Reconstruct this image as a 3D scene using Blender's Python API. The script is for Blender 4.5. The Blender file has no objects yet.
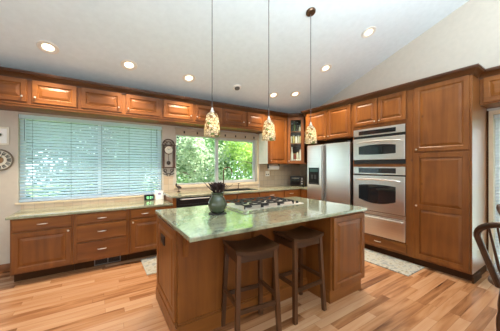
import bpy, bmesh, math, random
from mathutils import Vector, Matrix
random.seed(7)
C = bpy.context.scene.collection
PI = math.pi

# ------------------------------------------------------------------ camera
YAW, FPX, CAMH = 0.5723, 232.5, 1.380
cam_d = bpy.data.cameras.new('camera')
cam_d.sensor_fit = 'HORIZONTAL'; cam_d.sensor_width = 36.0
cam_d.lens = FPX / 500.0 * 36.0
cam_d.shift_y = 0.0009
cam_d.clip_start = 0.03
cam = bpy.data.objects.new('camera', cam_d); C.objects.link(cam)
cam.location = (0, 0, CAMH); cam.rotation_euler = (PI / 2, 0, -YAW)
bpy.context.scene.camera = cam

# ------------------------------------------------------------------ world, sun, fill lights, exposure
sc = bpy.context.scene
sc.view_settings.view_transform = 'Standard'
sc.view_settings.look = 'None'
sc.view_settings.gamma = 1.0
sc.view_settings.use_curve_mapping = False
sc.view_settings.exposure = 0.95
w = bpy.data.worlds.new('world'); sc.world = w; w.use_nodes = True
bg = w.node_tree.nodes['Background']
bg.inputs['Color'].default_value = (0.84, 0.93, 1.0, 1)
bg.inputs['Strength'].default_value = 1.9

sun_d = bpy.data.lights.new('sun', 'SUN'); sun_d.energy = 17.0; sun_d.angle = 0.02
sun_d.color = (1.0, 0.95, 0.86)
sun = bpy.data.objects.new('sun', sun_d); C.objects.link(sun)
sun.rotation_euler = Vector((-0.60, -0.10, -0.80)).to_track_quat('-Z', 'Y').to_euler()

def area(name, loc, to, sx, sy, power, col):
    d = bpy.data.lights.new(name, 'AREA'); d.shape = 'RECTANGLE'; d.size = sx; d.size_y = sy
    d.energy = power; d.color = col
    o = bpy.data.objects.new(name, d); C.objects.link(o); o.location = loc
    o.rotation_euler = (Vector(to) - Vector(loc)).to_track_quat('-Z', 'Y').to_euler()
    return o
# unseen fill lights added behind the camera: one frontal, one aimed at the ceiling
area('rear_fill', (-0.6, -2.6, 2.2), (2.0, 2.5, 1.0), 3.4, 2.4, 9, (1.0, 0.93, 0.85))
area('ceiling_fill', (1.1, -.95, 1.95), (1.1, -1.0, 4.6), 2.6, 1.4, 235, (0.74, 0.90, 1.0))  # added fill, brightens the ceiling so it lights the room softly

# ------------------------------------------------------------------ materials
MATS = {}
def nmat(name):
    m = bpy.data.materials.new(name); m.use_nodes = True
    nt = m.node_tree; b = nt.nodes['Principled BSDF']
    return m, nt, b
def plain(name, col, rough=0.5, metal=0.0, coat=0.0, spec=None):
    if name in MATS: return MATS[name]
    m, nt, b = nmat(name)
    b.inputs['Roughness'].default_value = rough; b.inputs['Metallic'].default_value = metal
    b.inputs['Coat Weight'].default_value = coat
    if spec is not None: b.inputs['Specular IOR Level'].default_value = spec
    # slight procedural variation of tone
    tc = nt.nodes.new('ShaderNodeTexCoord'); nz = nt.nodes.new('ShaderNodeTexNoise'); nz.inputs['Scale'].default_value = 14
    mx = nt.nodes.new('ShaderNodeMix'); mx.data_type = 'RGBA'
    nt.links.new(tc.outputs['Object'], nz.inputs['Vector']); nt.links.new(nz.outputs['Fac'], mx.inputs['Factor'])
    mx.inputs['A'].default_value = tuple(c * 0.93 for c in col) + (1,); mx.inputs['B'].default_value = tuple(min(1, c * 1.07) for c in col) + (1,)
    nt.links.new(mx.outputs['Result'], b.inputs['Base Color'])
    MATS[name] = m; return m
def emis(name, col, strength):
    m, nt, b = nmat(name)
    b.inputs['Base Color'].default_value = (*col, 1)
    b.inputs['Emission Color'].default_value = (*col, 1); b.inputs['Emission Strength'].default_value = strength
    MATS[name] = m; return m
def ramp(nt, pts):
    r = nt.nodes.new('ShaderNodeValToRGB'); e = r.color_ramp.elements
    while len(e) < len(pts): e.new(0.5)
    for i, (p, c) in enumerate(pts): e[i].position = p; e[i].color = (*c, 1)
    return r
def wood(name, axis, dark, mid, light, rough=0.42, coat=0.06, knots=True):
    m, nt, b = nmat(name); L = nt.links.new
    tc = nt.nodes.new('ShaderNodeTexCoord'); mp = nt.nodes.new('ShaderNodeMapping')
    oi = nt.nodes.new('ShaderNodeObjectInfo')
    s = [16, 16, 16]; s['xyz'.index(axis)] = 1.3
    mp.inputs['Scale'].default_value = s
    addv = nt.nodes.new('ShaderNodeVectorMath'); addv.operation = 'ADD'
    mulv = nt.nodes.new('ShaderNodeVectorMath'); mulv.operation = 'SCALE'; mulv.inputs['Scale'].default_value = 9.0
    cmb = nt.nodes.new('ShaderNodeCombineXYZ')
    for k in 'XYZ': L(oi.outputs['Random'], cmb.inputs[k])
    L(cmb.outputs[0], mulv.inputs[0]); L(tc.outputs['Object'], mp.inputs['Vector']); L(mp.outputs[0], addv.inputs[0]); L(mulv.outputs[0], addv.inputs[1])
    n1 = nt.nodes.new('ShaderNodeTexNoise'); n1.inputs['Scale'].default_value = 1.0; n1.inputs['Detail'].default_value = 5; n1.inputs['Distortion'].default_value = 0.6
    L(addv.outputs[0], n1.inputs['Vector'])
    n2 = nt.nodes.new('ShaderNodeTexNoise'); n2.inputs['Scale'].default_value = 3.0; n2.inputs['Detail'].default_value = 2
    L(tc.outputs['Object'], n2.inputs['Vector'])
    mixf = nt.nodes.new('ShaderNodeMix'); mixf.inputs['Factor'].default_value = 0.4
    L(n1.outputs['Fac'], mixf.inputs['A']); L(n2.outputs['Fac'], mixf.inputs['B'])
    ad = nt.nodes.new('ShaderNodeMath'); ad.operation = 'MULTIPLY_ADD'; ad.inputs[1].default_value = 0.14; 
    L(oi.outputs['Random'], ad.inputs[0]); L(mixf.outputs['Result'], ad.inputs[2])
    r = ramp(nt, [(0.28, dark), (0.56, mid), (0.88, light)]); L(ad.outputs[0], r.inputs['Fac'])
    col = r.outputs['Color']
    if knots:
        vo = nt.nodes.new('ShaderNodeTexVoronoi'); vo.inputs['Scale'].default_value = 3.6; L(tc.outputs['Object'], vo.inputs['Vector'])
        kr = ramp(nt, [(0.0, (0.25, 0.2, 0.18)), (0.055, (0.5, 0.42, 0.38)), (0.085, (1, 1, 1))]); L(vo.outputs['Distance'], kr.inputs['Fac'])
        mu = nt.nodes.new('ShaderNodeMix'); mu.data_type = 'RGBA'; mu.blend_type = 'MULTIPLY'; mu.inputs['Factor'].default_value = 0.6
        L(col, mu.inputs['A']); L(kr.outputs['Color'], mu.inputs['B']); col = mu.outputs['Result']
    L(col, b.inputs['Base Color'])
    b.inputs['Roughness'].default_value = rough; b.inputs['Coat Weight'].default_value = coat; b.inputs['Coat Roughness'].default_value = 0.22; b.inputs['Specular IOR Level'].default_value = 0.36
    bp = nt.nodes.new('ShaderNodeBump'); bp.inputs['Strength'].default_value = 0.04; L(n1.outputs['Fac'], bp.inputs['Height']); L(bp.outputs[0], b.inputs['Normal'])
    MATS[name] = m; return m
WD, WM, WL = (0.100, 0.028, 0.005), (0.197, 0.061, 0.0095), (0.295, 0.106, 0.019)
WZ = wood('alder_upright', 'z', WD, WM, WL)
WX = wood('alder_lengthwise', 'x', WD, WM, WL)
WY = wood('alder_crosswise', 'y', WD, WM, WL)
CRX = wood('shaded_moulding_lengthwise', 'x', (0.035, 0.010, 0.0025), (0.064, 0.020, 0.0045), (0.10, 0.033, 0.008), 0.3, 0.3, False)  # same cabinet wood, darkened in the colour for the shade under the crown
CRY = wood('shaded_moulding_crosswise', 'y', (0.035, 0.010, 0.0025), (0.064, 0.020, 0.0045), (0.10, 0.033, 0.008), 0.3, 0.3, False)  # crown shade put into the wood colour here too
WGL = wood('varnished_end_panel', 'z', WD, WM, WL, 0.35, 1.0)
MATS['varnished_end_panel'].node_tree.nodes['Principled BSDF'].inputs['Coat Roughness'].default_value = 0.30
SD, SM, SL = (0.022, 0.008, 0.003), (0.048, 0.018, 0.007), (0.085, 0.033, 0.013)
STX = wood('espresso_wood_lengthwise', 'x', SD, SM, SL, 0.34, 0.15, False)
STZ = wood('espresso_wood_upright', 'z', (0.036, 0.012, 0.004), (0.076, 0.027, 0.009), (0.125, 0.047, 0.017), 0.34, 0.15, False)

def granite(name):
    m, nt, b = nmat(name); L = nt.links.new
    tc = nt.nodes.new('ShaderNodeTexCoord')
    n1 = nt.nodes.new('ShaderNodeTexNoise'); n1.inputs['Scale'].default_value = 2.6; n1.inputs['Detail'].default_value = 6; n1.inputs['Distortion'].default_value = 1.6
    n2 = nt.nodes.new('ShaderNodeTexNoise'); n2.inputs['Scale'].default_value = 34; n2.inputs['Detail'].default_value = 4
    v = nt.nodes.new('ShaderNodeTexVoronoi'); v.inputs['Scale'].default_value = 90
    for n in (n1, n2, v): L(tc.outputs['Object'], n.inputs['Vector'])
    r1 = ramp(nt, [(0.30, (0.15, 0.17, 0.115)), (0.43, (0.27, 0.285, 0.19)), (0.57, (0.36, 0.35, 0.23)), (0.70, (0.31, 0.34, 0.23))]); L(n1.outputs['Fac'], r1.inputs['Fac'])
    r2 = ramp(nt, [(0.34, (0.45, 0.48, 0.42)), (0.5, (1, 1, 1)), (0.66, (1.0, 0.96, 0.9))]); L(n2.outputs['Fac'], r2.inputs['Fac'])
    mu = nt.nodes.new('ShaderNodeMix'); mu.data_type = 'RGBA'; mu.blend_type = 'MULTIPLY'; mu.inputs['Factor'].default_value = 0.45
    L(r1.outputs['Color'], mu.inputs['A']); L(r2.outputs['Color'], mu.inputs['B'])
    r3 = ramp(nt, [(0.0, (0.5, 0.5, 0.45)), (0.35, (1, 1, 1))]); L(v.outputs['Distance'], r3.inputs['Fac'])
    m2 = nt.nodes.new('ShaderNodeMix'); m2.data_type = 'RGBA'; m2.blend_type = 'MULTIPLY'; m2.inputs['Factor'].default_value = 0.2
    L(mu.outputs['Result'], m2.inputs['A']); L(r3.outputs['Color'], m2.inputs['B'])
    L(m2.outputs['Result'], b.inputs['Base Color'])
    b.inputs['Roughness'].default_value = 0.10; b.inputs['Specular IOR Level'].default_value = 0.7; b.inputs['Coat Weight'].default_value = 0.45; b.inputs['Coat Roughness'].default_value = 0.02; b.inputs['Coat IOR'].default_value = 1.6
    MATS[name] = m; return m
GR = granite('polished_granite')

def planks(name):
    m, nt, b = nmat(name); L = nt.links.new
    tc = nt.nodes.new('ShaderNodeTexCoord'); sep = nt.nodes.new('ShaderNodeSeparateXYZ'); L(tc.outputs['Object'], sep.inputs[0])
    def math_(op, a, bb=None, c=None):
        n = nt.nodes.new('ShaderNodeMath'); n.operation = op
        for i, q in enumerate((a, bb, c)):
            if q is None: continue
            if isinstance(q, (int, float)): n.inputs[i].default_value = q
            else: L(q, n.inputs[i])
        return n.outputs[0]
    PW, PL = 0.083, 0.85
    yy = math_('DIVIDE', sep.outputs['Y'], PW); row = math_('FLOOR', yy)
    wn = nt.nodes.new('ShaderNodeTexWhiteNoise'); wn.noise_dimensions = '1D'; L(row, wn.inputs['W'])
    xo = math_('MULTIPLY_ADD', wn.outputs['Value'], 7.3, math_('DIVIDE', sep.outputs['X'], PL)); col = math_('FLOOR', xo)
    cmb = nt.nodes.new('ShaderNodeCombineXYZ'); L(row, cmb.inputs['X']); L(col, cmb.inputs['Y'])
    w2 = nt.nodes.new('ShaderNodeTexWhiteNoise'); w2.noise_dimensions = '2D'; L(cmb.outputs[0], w2.inputs['Vector'])
    # grain, shifted plank by plank
    mp = nt.nodes.new('ShaderNodeMapping'); mp.inputs['Scale'].default_value = (1.6, 16, 1)
    L(tc.outputs['Object'], mp.inputs['Vector'])
    sh = nt.nodes.new('ShaderNodeVectorMath'); sh.operation = 'MULTIPLY_ADD'; L(w2.outputs['Color'], sh.inputs[0]); sh.inputs[1].default_value = (40, 40, 40); L(mp.outputs[0], sh.inputs[2])
    n1 = nt.nodes.new('ShaderNodeTexNoise'); n1.inputs['Scale'].default_value = 1.0; n1.inputs['Detail'].default_value = 5; n1.inputs['Distortion'].default_value = 0.9
    L(sh.outputs[0], n1.inputs['Vector'])
    tone = math_('MULTIPLY_ADD', w2.outputs['Value'], 0.46, math_('MULTIPLY', n1.outputs['Fac'], 0.74))
    r = ramp(nt, [(0.27, (0.13, 0.045, 0.016)), (0.44, (0.30, 0.124, 0.048)), (0.60, (0.44, 0.205, 0.092)), (0.88, (0.54, 0.30, 0.162))]); L(tone, r.inputs['Fac'])
    # joints
    fy = math_('FRACT', yy); fx = math_('FRACT', xo)
    ey = math_('MINIMUM', fy, math_('SUBTRACT', 1.0, fy)); ex = math_('MULTIPLY', math_('MINIMUM', fx, math_('SUBTRACT', 1.0, fx)), PL / PW)
    e = math_('MINIMUM', ey, ex)
    jr = ramp(nt, [(0.0, (0.45, 0.4, 0.36)), (0.03, (1, 1, 1))]); L(e, jr.inputs['Fac'])
    mu = nt.nodes.new('ShaderNodeMix'); mu.data_type = 'RGBA'; mu.blend_type = 'MULTIPLY'; mu.inputs['Factor'].default_value = 0.8
    L(r.outputs['Color'], mu.inputs['A']); L(jr.outputs['Color'], mu.inputs['B'])
    L(mu.outputs['Result'], b.inputs['Base Color'])
    b.inputs['Roughness'].default_value = 0.27; b.inputs['Coat Weight'].default_value = 0.3; b.inputs['Coat Roughness'].default_value = 0.15
    bp = nt.nodes.new('ShaderNodeBump'); bp.inputs['Strength'].default_value = 0.06; L(n1.outputs['Fac'], bp.inputs['Height']); L(bp.outputs[0], b.inputs['Normal'])
    MATS[name] = m; return m
FLOOR = planks('hardwood_planks')

def tiles(name):
    m, nt, b = nmat(name); L = nt.links.new
    tc = nt.nodes.new('ShaderNodeTexCoord'); sep = nt.nodes.new('ShaderNodeSeparateXYZ'); L(tc.outputs['Object'], sep.inputs[0])
    add = nt.nodes.new('ShaderNodeMath'); add.operation = 'SUBTRACT'; L(sep.outputs['X'], add.inputs[0]); L(sep.outputs['Y'], add.inputs[1])
    cmb = nt.nodes.new('ShaderNodeCombineXYZ'); L(add.outputs[0], cmb.inputs['X']); L(sep.outputs['Z'], cmb.inputs['Y'])
    br = nt.nodes.new('ShaderNodeTexBrick'); br.offset = 0.0; br.inputs['Scale'].default_value = 1.0
    br.inputs['Brick Width'].default_value = 0.105; br.inputs['Row Height'].default_value = 0.105; br.inputs['Mortar Size'].default_value = 0.003
    br.inputs['Color1'].default_value = (0.50, 0.37, 0.25, 1); br.inputs['Color2'].default_value = (0.58, 0.46, 0.33, 1); br.inputs['Mortar'].default_value = (0.40, 0.32, 0.25, 1)
    L(cmb.outputs[0], br.inputs['Vector']); L(br.outputs['Color'], b.inputs['Base Color']); b.inputs['Roughness'].default_value = 0.4
    MATS[name] = m; return m
TILE = tiles('beige_tumbled_tile')

def rugmat(name):
    m, nt, b = nmat(name); L = nt.links.new
    tc = nt.nodes.new('ShaderNodeTexCoord')
    v = nt.nodes.new('ShaderNodeTexVoronoi'); v.inputs['Scale'].default_value = 11; n = nt.nodes.new('ShaderNodeTexNoise'); n.inputs['Scale'].default_value = 26; n.inputs['Detail'].default_value = 4
    L(tc.outputs['Object'], v.inputs['Vector']); L(tc.outputs['Object'], n.inputs['Vector'])
    a = nt.nodes.new('ShaderNodeMath'); a.operation = 'MULTIPLY_ADD'; L(v.outputs['Distance'], a.inputs[0]); a.inputs[1].default_value = 0.5; L(n.outputs['Fac'], a.inputs[2])
    r = ramp(nt, [(0.45, (0.16, 0.14, 0.115)), (0.6, (0.33, 0.29, 0.22)), (0.75, (0.40, 0.375, 0.31)), (0.95, (0.24, 0.24, 0.225))]); L(a.outputs[0], r.inputs['Fac'])
    L(r.outputs['Color'], b.inputs['Base Color']); b.inputs['Roughness'].default_value = 0.95
    MATS[name] = m; return m
RUG = rugmat('floral_rug')

def steel(name, axis):
    m, nt, b = nmat(name); L = nt.links.new
    tc = nt.nodes.new('ShaderNodeTexCoord'); mp = nt.nodes.new('ShaderNodeMapping'); s = [260, 260, 260]; s['xyz'.index(axis)] = 1.5
    mp.inputs['Scale'].default_value = s
    n = nt.nodes.new('ShaderNodeTexNoise'); n.inputs['Scale'].default_value = 1; L(tc.outputs['Object'], mp.inputs['Vector']); L(mp.outputs[0], n.inputs['Vector'])
    r = ramp(nt, [(0.3, (0.78, 0.79, 0.77)), (0.7, (0.85, 0.86, 0.84))]); L(n.outputs['Fac'], r.inputs['Fac']); L(r.outputs['Color'], b.inputs['Base Color'])
    b.inputs['Metallic'].default_value = 1.0; b.inputs['Roughness'].default_value = 0.30
    MATS[name] = m; return m
STEEL = steel('brushed_stainless', 'y')

WALL = plain('beige_wall_paint', (0.54, 0.475, 0.40), 0.9)
CEIL = plain('white_ceiling_paint', (0.66, 0.70, 0.72), 0.9)
WHITE = plain('white_trim_paint', (0.80, 0.78, 0.74), 0.45)
VINYL = plain('backlit_vinyl', (0.52, 0.53, 0.53), 0.4)  # white window frames greyed in the colour for their backlit shade
CREAM = plain('cream_casing_paint', (0.72, 0.58, 0.40), 0.45)
BLACK = plain('black_plastic', (0.012, 0.012, 0.013), 0.3)
MBLACK = plain('matte_black', (0.008, 0.009, 0.009), 0.7, 0, 0, 0.2)
IRON = plain('black_cast_iron', (0.018, 0.018, 0.019), 0.5)
BGLASS = plain('black_oven_glass', (0.010, 0.012, 0.014), 0.05, 0, 0.5)
NICKEL = plain('satin_nickel', (0.70, 0.64, 0.56), 0.28, 1.0)
BRONZE = plain('oiled_bronze', (0.14, 0.085, 0.055), 0.35, 0.9)
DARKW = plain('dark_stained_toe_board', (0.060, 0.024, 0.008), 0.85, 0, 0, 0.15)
GREYM = plain('grey_register_metal', (0.20, 0.17, 0.15), 0.45, 0.6)
VERD = plain('green_glazed_ceramic', (0.050, 0.066, 0.032), 0.12, 0, 0.6)
PETAL = plain('dark_dried_petal', (0.035, 0.014, 0.014), 0.75)
STEM = plain('dry_olive_stalk', (0.10, 0.085, 0.05), 0.8)
FABRIC = plain('tan_shade_fabric', (0.46, 0.37, 0.28), 0.9)
PAPER = plain('white_paper', (0.82, 0.80, 0.77), 0.8)
PURPLE = plain('lilac_print', (0.34, 0.28, 0.55), 0.8)
LEAFPRINT = plain('dark_green_print', (0.03, 0.04, 0.02), 0.8)
FACE = plain('ivory_dial', (0.74, 0.68, 0.56), 0.6)
DARKP = plain('dark_brown_metal', (0.05, 0.032, 0.024), 0.45, 0.3)
BRASS = plain('aged_brass', (0.42, 0.27, 0.10), 0.35, 0.9)
GRASS = plain('lawn', (0.10, 0.19, 0.04), 0.9)
BARK = plain('grey_bark', (0.20, 0.16, 0.12), 0.9)
STUCCO = plain('outside_stucco', (0.45, 0.40, 0.33), 0.9)
TEAL = plain('teal_display', (0.015, 0.055, 0.05), 0.3)
LCD = emis('lit_green_display', (0.30, 0.85, 0.38), 0.55)
LAMP = emis('warm_lamp_lens', (1.0, 0.80, 0.56), 1.6)
BULB = emis('warm_bulb', (1.0, 0.86, 0.62), 13.0)

def glassmat(name, tint=(1, 1, 1), refl=1.0):
    m = bpy.data.materials.new(name); m.use_nodes = True; nt = m.node_tree; nt.nodes.clear(); L = nt.links.new
    o = nt.nodes.new('ShaderNodeOutputMaterial'); mx = nt.nodes.new('ShaderNodeMixShader')
    t = nt.nodes.new('ShaderNodeBsdfTransparent'); t.inputs['Color'].default_value = (*tint, 1)
    g = nt.nodes.new('ShaderNodeBsdfGlossy'); g.inputs['Roughness'].default_value = 0.02
    f = nt.nodes.new('ShaderNodeLayerWeight'); f.inputs['Blend'].default_value = 0.5
    p5 = nt.nodes.new('ShaderNodeMath'); p5.operation = 'POWER'; p5.inputs[1].default_value = 4.0; L(f.outputs['Facing'], p5.inputs[0])
    ma = nt.nodes.new('ShaderNodeMath'); ma.operation = 'MULTIPLY_ADD'; ma.inputs[1].default_value = 0.7; ma.inputs[2].default_value = 0.035; L(p5.outputs[0], ma.inputs[0])
    L(ma.outputs[0], mx.inputs['Fac']); L(t.outputs[0], mx.inputs[1]); L(g.outputs[0], mx.inputs[2]); L(mx.outputs[0], o.inputs['Surface'])
    MATS[name] = m; return m
GLASS = glassmat('window_glass', (0.93, 0.97, 0.96))

def translucent(name, col, tcol, fac, rough=0.5):
    m = bpy.data.materials.new(name); m.use_nodes = True; nt = m.node_tree; nt.nodes.clear(); L = nt.links.new
    o = nt.nodes.new('ShaderNodeOutputMaterial'); mx = nt.nodes.new('ShaderNodeMixShader'); mx.inputs['Fac'].default_value = fac
    d = nt.nodes.new('ShaderNodeBsdfPrincipled'); d.inputs['Base Color'].default_value = (*col, 1); d.inputs['Roughness'].default_value = rough
    t = nt.nodes.new('ShaderNodeBsdfTranslucent'); t.inputs['Color'].default_value = (*tcol, 1)
    L(d.outputs[0], mx.inputs[1]); L(t.outputs[0], mx.inputs[2]); L(mx.outputs[0], o.inputs['Surface'])
    MATS[name] = m; return m
SLAT = translucent('pale_blue_slat', (0.85, 0.91, 0.96), (0.80, 0.91, 1.0), 0.62)
SLATW = translucent('white_slat', (0.80, 0.82, 0.84), (0.85, 0.90, 0.95), 0.5)
def leafmat(name, c1, c2):
    m = bpy.data.materials.new(name); m.use_nodes = True; nt = m.node_tree; nt.nodes.clear(); L = nt.links.new
    o = nt.nodes.new('ShaderNodeOutputMaterial'); mx = nt.nodes.new('ShaderNodeMixShader'); mx.inputs['Fac'].default_value = 0.45
    d = nt.nodes.new('ShaderNodeBsdfPrincipled'); d.inputs['Roughness'].default_value = 0.45
    t = nt.nodes.new('ShaderNodeBsdfTranslucent')
    tc = nt.nodes.new('ShaderNodeTexCoord'); n = nt.nodes.new('ShaderNodeTexNoise'); n.inputs['Scale'].default_value = 5.5; n.inputs['Detail'].default_value = 3
    L(tc.outputs['Object'], n.inputs['Vector']); r = ramp(nt, [(0.35, c1), (0.65, c2)]); L(n.outputs['Fac'], r.inputs['Fac'])
    L(r.outputs['Color'], d.inputs['Base Color']); L(r.outputs['Color'], t.inputs['Color'])
    L(d.outputs[0], mx.inputs[1]); L(t.outputs[0], mx.inputs[2]); L(mx.outputs[0], o.inputs['Surface'])
    MATS[name] = m; return m
LEAF_LIME = leafmat('lime_leaf', (0.20, 0.36, 0.05), (0.55, 0.70, 0.18))
LEAF_MID = leafmat('green_leaf', (0.06, 0.20, 0.06), (0.30, 0.50, 0.18))
LEAF_DARK = leafmat('shaded_leaf', (0.02, 0.06, 0.05), (0.09, 0.19, 0.13))  # dark tone stands in for shaded foliage behind the slats
LEAF_GREY = leafmat('grey_green_leaf', (0.20, 0.32, 0.20), (0.60, 0.66, 0.45))

def mosaic(name):
    m = bpy.data.materials.new(name); m.use_nodes = True; nt = m.node_tree; nt.nodes.clear(); L = nt.links.new
    o = nt.nodes.new('ShaderNodeOutputMaterial'); mx = nt.nodes.new('ShaderNodeMixShader'); mx.inputs['Fac'].default_value = 0.6
    d = nt.nodes.new('ShaderNodeBsdfPrincipled'); d.inputs['Roughness'].default_value = 0.2
    t = nt.nodes.new('ShaderNodeBsdfTranslucent')
    tc = nt.nodes.new('ShaderNodeTexCoord'); v = nt.nodes.new('ShaderNodeTexVoronoi'); v.inputs['Scale'].default_value = 38
    L(tc.outputs['Object'], v.inputs['Vector'])
    sep = nt.nodes.new('ShaderNodeSeparateColor'); L(v.outputs['Color'], sep.inputs[0])
    r = ramp(nt, [(0.0, (0.80, 0.70, 0.50)), (0.30, (0.88, 0.82, 0.66)), (0.50, (0.38, 0.24, 0.11)), (0.64, (0.84, 0.77, 0.60)), (0.89, (0.22, 0.36, 0.14)), (0.925, (0.74, 0.34, 0.28)), (0.95, (0.88, 0.82, 0.68))]); r.color_ramp.interpolation = 'CONSTANT'
    L(sep.outputs[0], r.inputs['Fac'])
    ve = nt.nodes.new('ShaderNodeTexVoronoi'); ve.feature = 'DISTANCE_TO_EDGE'; ve.inputs['Scale'].default_value = 38; L(tc.outputs['Object'], ve.inputs['Vector'])
    er = ramp(nt, [(0.03, (0.18, 0.10, 0.05)), (0.10, (1, 1, 1))]); L(ve.outputs['Distance'], er.inputs['Fac'])
    mu = nt.nodes.new('ShaderNodeMix'); mu.data_type = 'RGBA'; mu.blend_type = 'MULTIPLY'; mu.inputs['Factor'].default_value = 0.9
    L(r.outputs['Color'], mu.inputs['A']); L(er.outputs['Color'], mu.inputs['B'])
    L(mu.outputs['Result'], d.inputs['Base Color']); L(mu.outputs['Result'], t.inputs['Color'])
    L(d.outputs[0], mx.inputs[1]); L(t.outputs[0], mx.inputs[2]); L(mx.outputs[0], o.inputs['Surface'])
    MATS[name] = m; return m
MOSAIC = mosaic('amber_mosaic_glass')

# ------------------------------------------------------------------ mesh helpers
class Fr:                                   # a face: origin, right, up, outward
    def __init__(s, o, R, N):
        s.o = Vector(o); s.R = Vector(R).normalized(); s.N = Vector(N).normalized(); s.U = Vector((0, 0, 1))
    def p(s, r, u, n): return s.o + s.R * r + s.U * u + s.N * n
def FB(y): return Fr((0, y, 0), (1, 0, 0), (0, -1, 0))       # faces -Y, r = X
def FX(x): return Fr((x, 0, 0), (0, -1, 0), (-1, 0, 0))      # faces -X, r = -Y
def FL(x): return FX(x)

class MB:
    def __init__(s): s.v = []; s.f = []; s.sm = []
    def add(s, vs, fs, smooth=True):
        n = len(s.v); s.v += [tuple(v) for v in vs]; s.f += [tuple(i + n for i in f) for f in fs]; s.sm += [smooth] * len(fs); return s
    def box(s, x0, x1, y0, y1, z0, z1, bev=0.0):
        x0, x1 = min(x0, x1), max(x0, x1); y0, y1 = min(y0, y1), max(y0, y1); z0, z1 = min(z0, z1), max(z0, z1)
        bm = bmesh.new(); bmesh.ops.create_cube(bm, size=1.0)
        for v in bm.verts: v.co = Vector((x0 + (v.co.x + .5) * (x1 - x0), y0 + (v.co.y + .5) * (y1 - y0), z0 + (v.co.z + .5) * (z1 - z0)))
        if bev: bmesh.ops.bevel(bm, geom=list(bm.edges), offset=min(bev, .49 * min(x1 - x0, y1 - y0, z1 - z0)), segments=2, profile=0.6, affect='EDGES')
        bm.verts.index_update(); s.add([v.co.copy() for v in bm.verts], [[v.index for v in f.verts] for f in bm.faces], False); bm.free(); return s
    def fbox(s, F, r0, r1, u0, u1, n0, n1, bev=0.0):
        t = MB().box(r0, r1, n0, n1, u0, u1, bev)
        s.add([F.p(v[0], v[2], v[1]) for v in t.v], [f[::-1] for f in t.f] if F.R.cross(F.N).dot(F.U) < 0 else t.f, False); return s
    def loops(s, F, rects, cap=True, back=True):
        """nested rectangles (r0,r1,u0,u1,n) from the back outline to the centre field"""
        vs = []; fs = []
        for (r0, r1, u0, u1, n) in rects: vs += [F.p(r0, u0, n), F.p(r1, u0, n), F.p(r1, u1, n), F.p(r0, u1, n)]
        for i in range(len(rects) - 1):
            for k in range(4): a = i * 4 + k; b2 = i * 4 + (k + 1) % 4; fs.append((a, b2, b2 + 4, a + 4))
        if cap: e = (len(rects) - 1) * 4; fs.append((e, e + 1, e + 2, e + 3))
        if back: fs.append((3, 2, 1, 0))
        return s.add(vs, fs, False)
    def panel(s, F, r0, r1, u0, u1, n0, n1, frame=0.058, raised=True):
        """a raised-panel door standing from n0 to n1 on the face"""
        b = 0.003; t = n1; q = lambda d, n: (r0 + d, r1 - d, u0 + d, u1 - d, n)
        R = [q(0, n0), q(0, t - b), q(b, t)]
        if raised:
            g = frame
            R += [q(g - .008, t), q(g, t - .006), q(g + .004, t - .011), q(g + .010, t - .011), q(g + .036, t - .002), q(g + .040, t - .001)]
        else: R += [q(.012, t), q(.016, t - .0015)]
        return s.loops(F, R)
    def tube(s, pts, rad, n=10, caps=True, closed=False):
        pts = [Vector(p) for p in pts]; m = len(pts)
        rad = rad if isinstance(rad, (list, tuple)) else [rad] * m
        vs = []; fs = []; up = None
        for i, p in enumerate(pts):
            if closed: d = (pts[(i + 1) % m] - pts[i - 1]).normalized()
            else: d = (pts[min(i + 1, m - 1)] - pts[max(i - 1, 0)]).normalized()
            if up is None:
                up = Vector((0, 0, 1)) if abs(d.z) < .9 else Vector((1, 0, 0))
            a = d.cross(up).normalized(); up = a.cross(d).normalized()
            for k in range(n):
                t = 2 * PI * k / n; vs.append(p + (a * math.cos(t) + up * math.sin(t)) * rad[i])
        for i in range(m if closed else m - 1):
            j = (i + 1) % m
            for k in range(n): fs.append((i * n + k, i * n + (k + 1) % n, j * n + (k + 1) % n, j * n + k))
        if caps and not closed: fs += [tuple(range(n))[::-1], tuple((m - 1) * n + k for k in range(n))]
        return s.add(vs, fs)
    def lathe(s, prof, c=(0, 0, 0), n=20, M=None, cap=True):
        """prof: (radius, height) list, turned about the local z axis"""
        vs = []; fs = []; M = M or Matrix.Identity(3); c = Vector(c)
        for (r, h) in prof:
            for k in range(n): t = 2 * PI * k / n; vs.append(c + M @ Vector((r * math.cos(t), r * math.sin(t), h)))
        for i in range(len(prof) - 1):
            for k in range(n): fs.append((i * n + k, i * n + (k + 1) % n, (i + 1) * n + (k + 1) % n, (i + 1) * n + k))
        if cap: fs += [tuple(range(n))[::-1], tuple((len(prof) - 1) * n + k for k in range(n))]
        return s.add(vs, fs)
    def sweep(s, F, prof, r0, r1, m0=0.0, m1=0.0):
        """a moulding: the (n,u) profile run from r0 to r1 along the face"""
        n = len(prof); vs = [F.p(r0 - m0 * q, u, q) for q, u in prof] + [F.p(r1 + m1 * q, u, q) for q, u in prof]
        fs = [(i, (i + 1) % n, n + (i + 1) % n, n + i) for i in range(n)] + [tuple(range(n))[::-1], tuple(range(n, 2 * n))]
        return s.add(vs, fs)
    def prism(s, poly, z0, z1):
        n = len(poly); vs = [(x, y, z0) for x, y in poly] + [(x, y, z1) for x, y in poly]
        return s.add(vs, [(i, (i + 1) % n, n + (i + 1) % n, n + i) for i in range(n)] + [tuple(range(n))[::-1], tuple(range(n, 2 * n))])
    def quadbar(s, p0, p1, a, b):
        """square-section bar between two points; a, b = half widths in x and y"""
        p0, p1 = Vector(p0), Vector(p1); vs = []
        for p in (p0, p1): vs += [p + Vector((-a, -b, 0)), p + Vector((a, -b, 0)), p + Vector((a, b, 0)), p + Vector((-a, b, 0))]
        return s.add(vs, [(3, 2, 1, 0), (4, 5, 6, 7)] + [(i, (i + 1) % 4, 4 + (i + 1) % 4, 4 + i) for i in range(4)])
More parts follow.
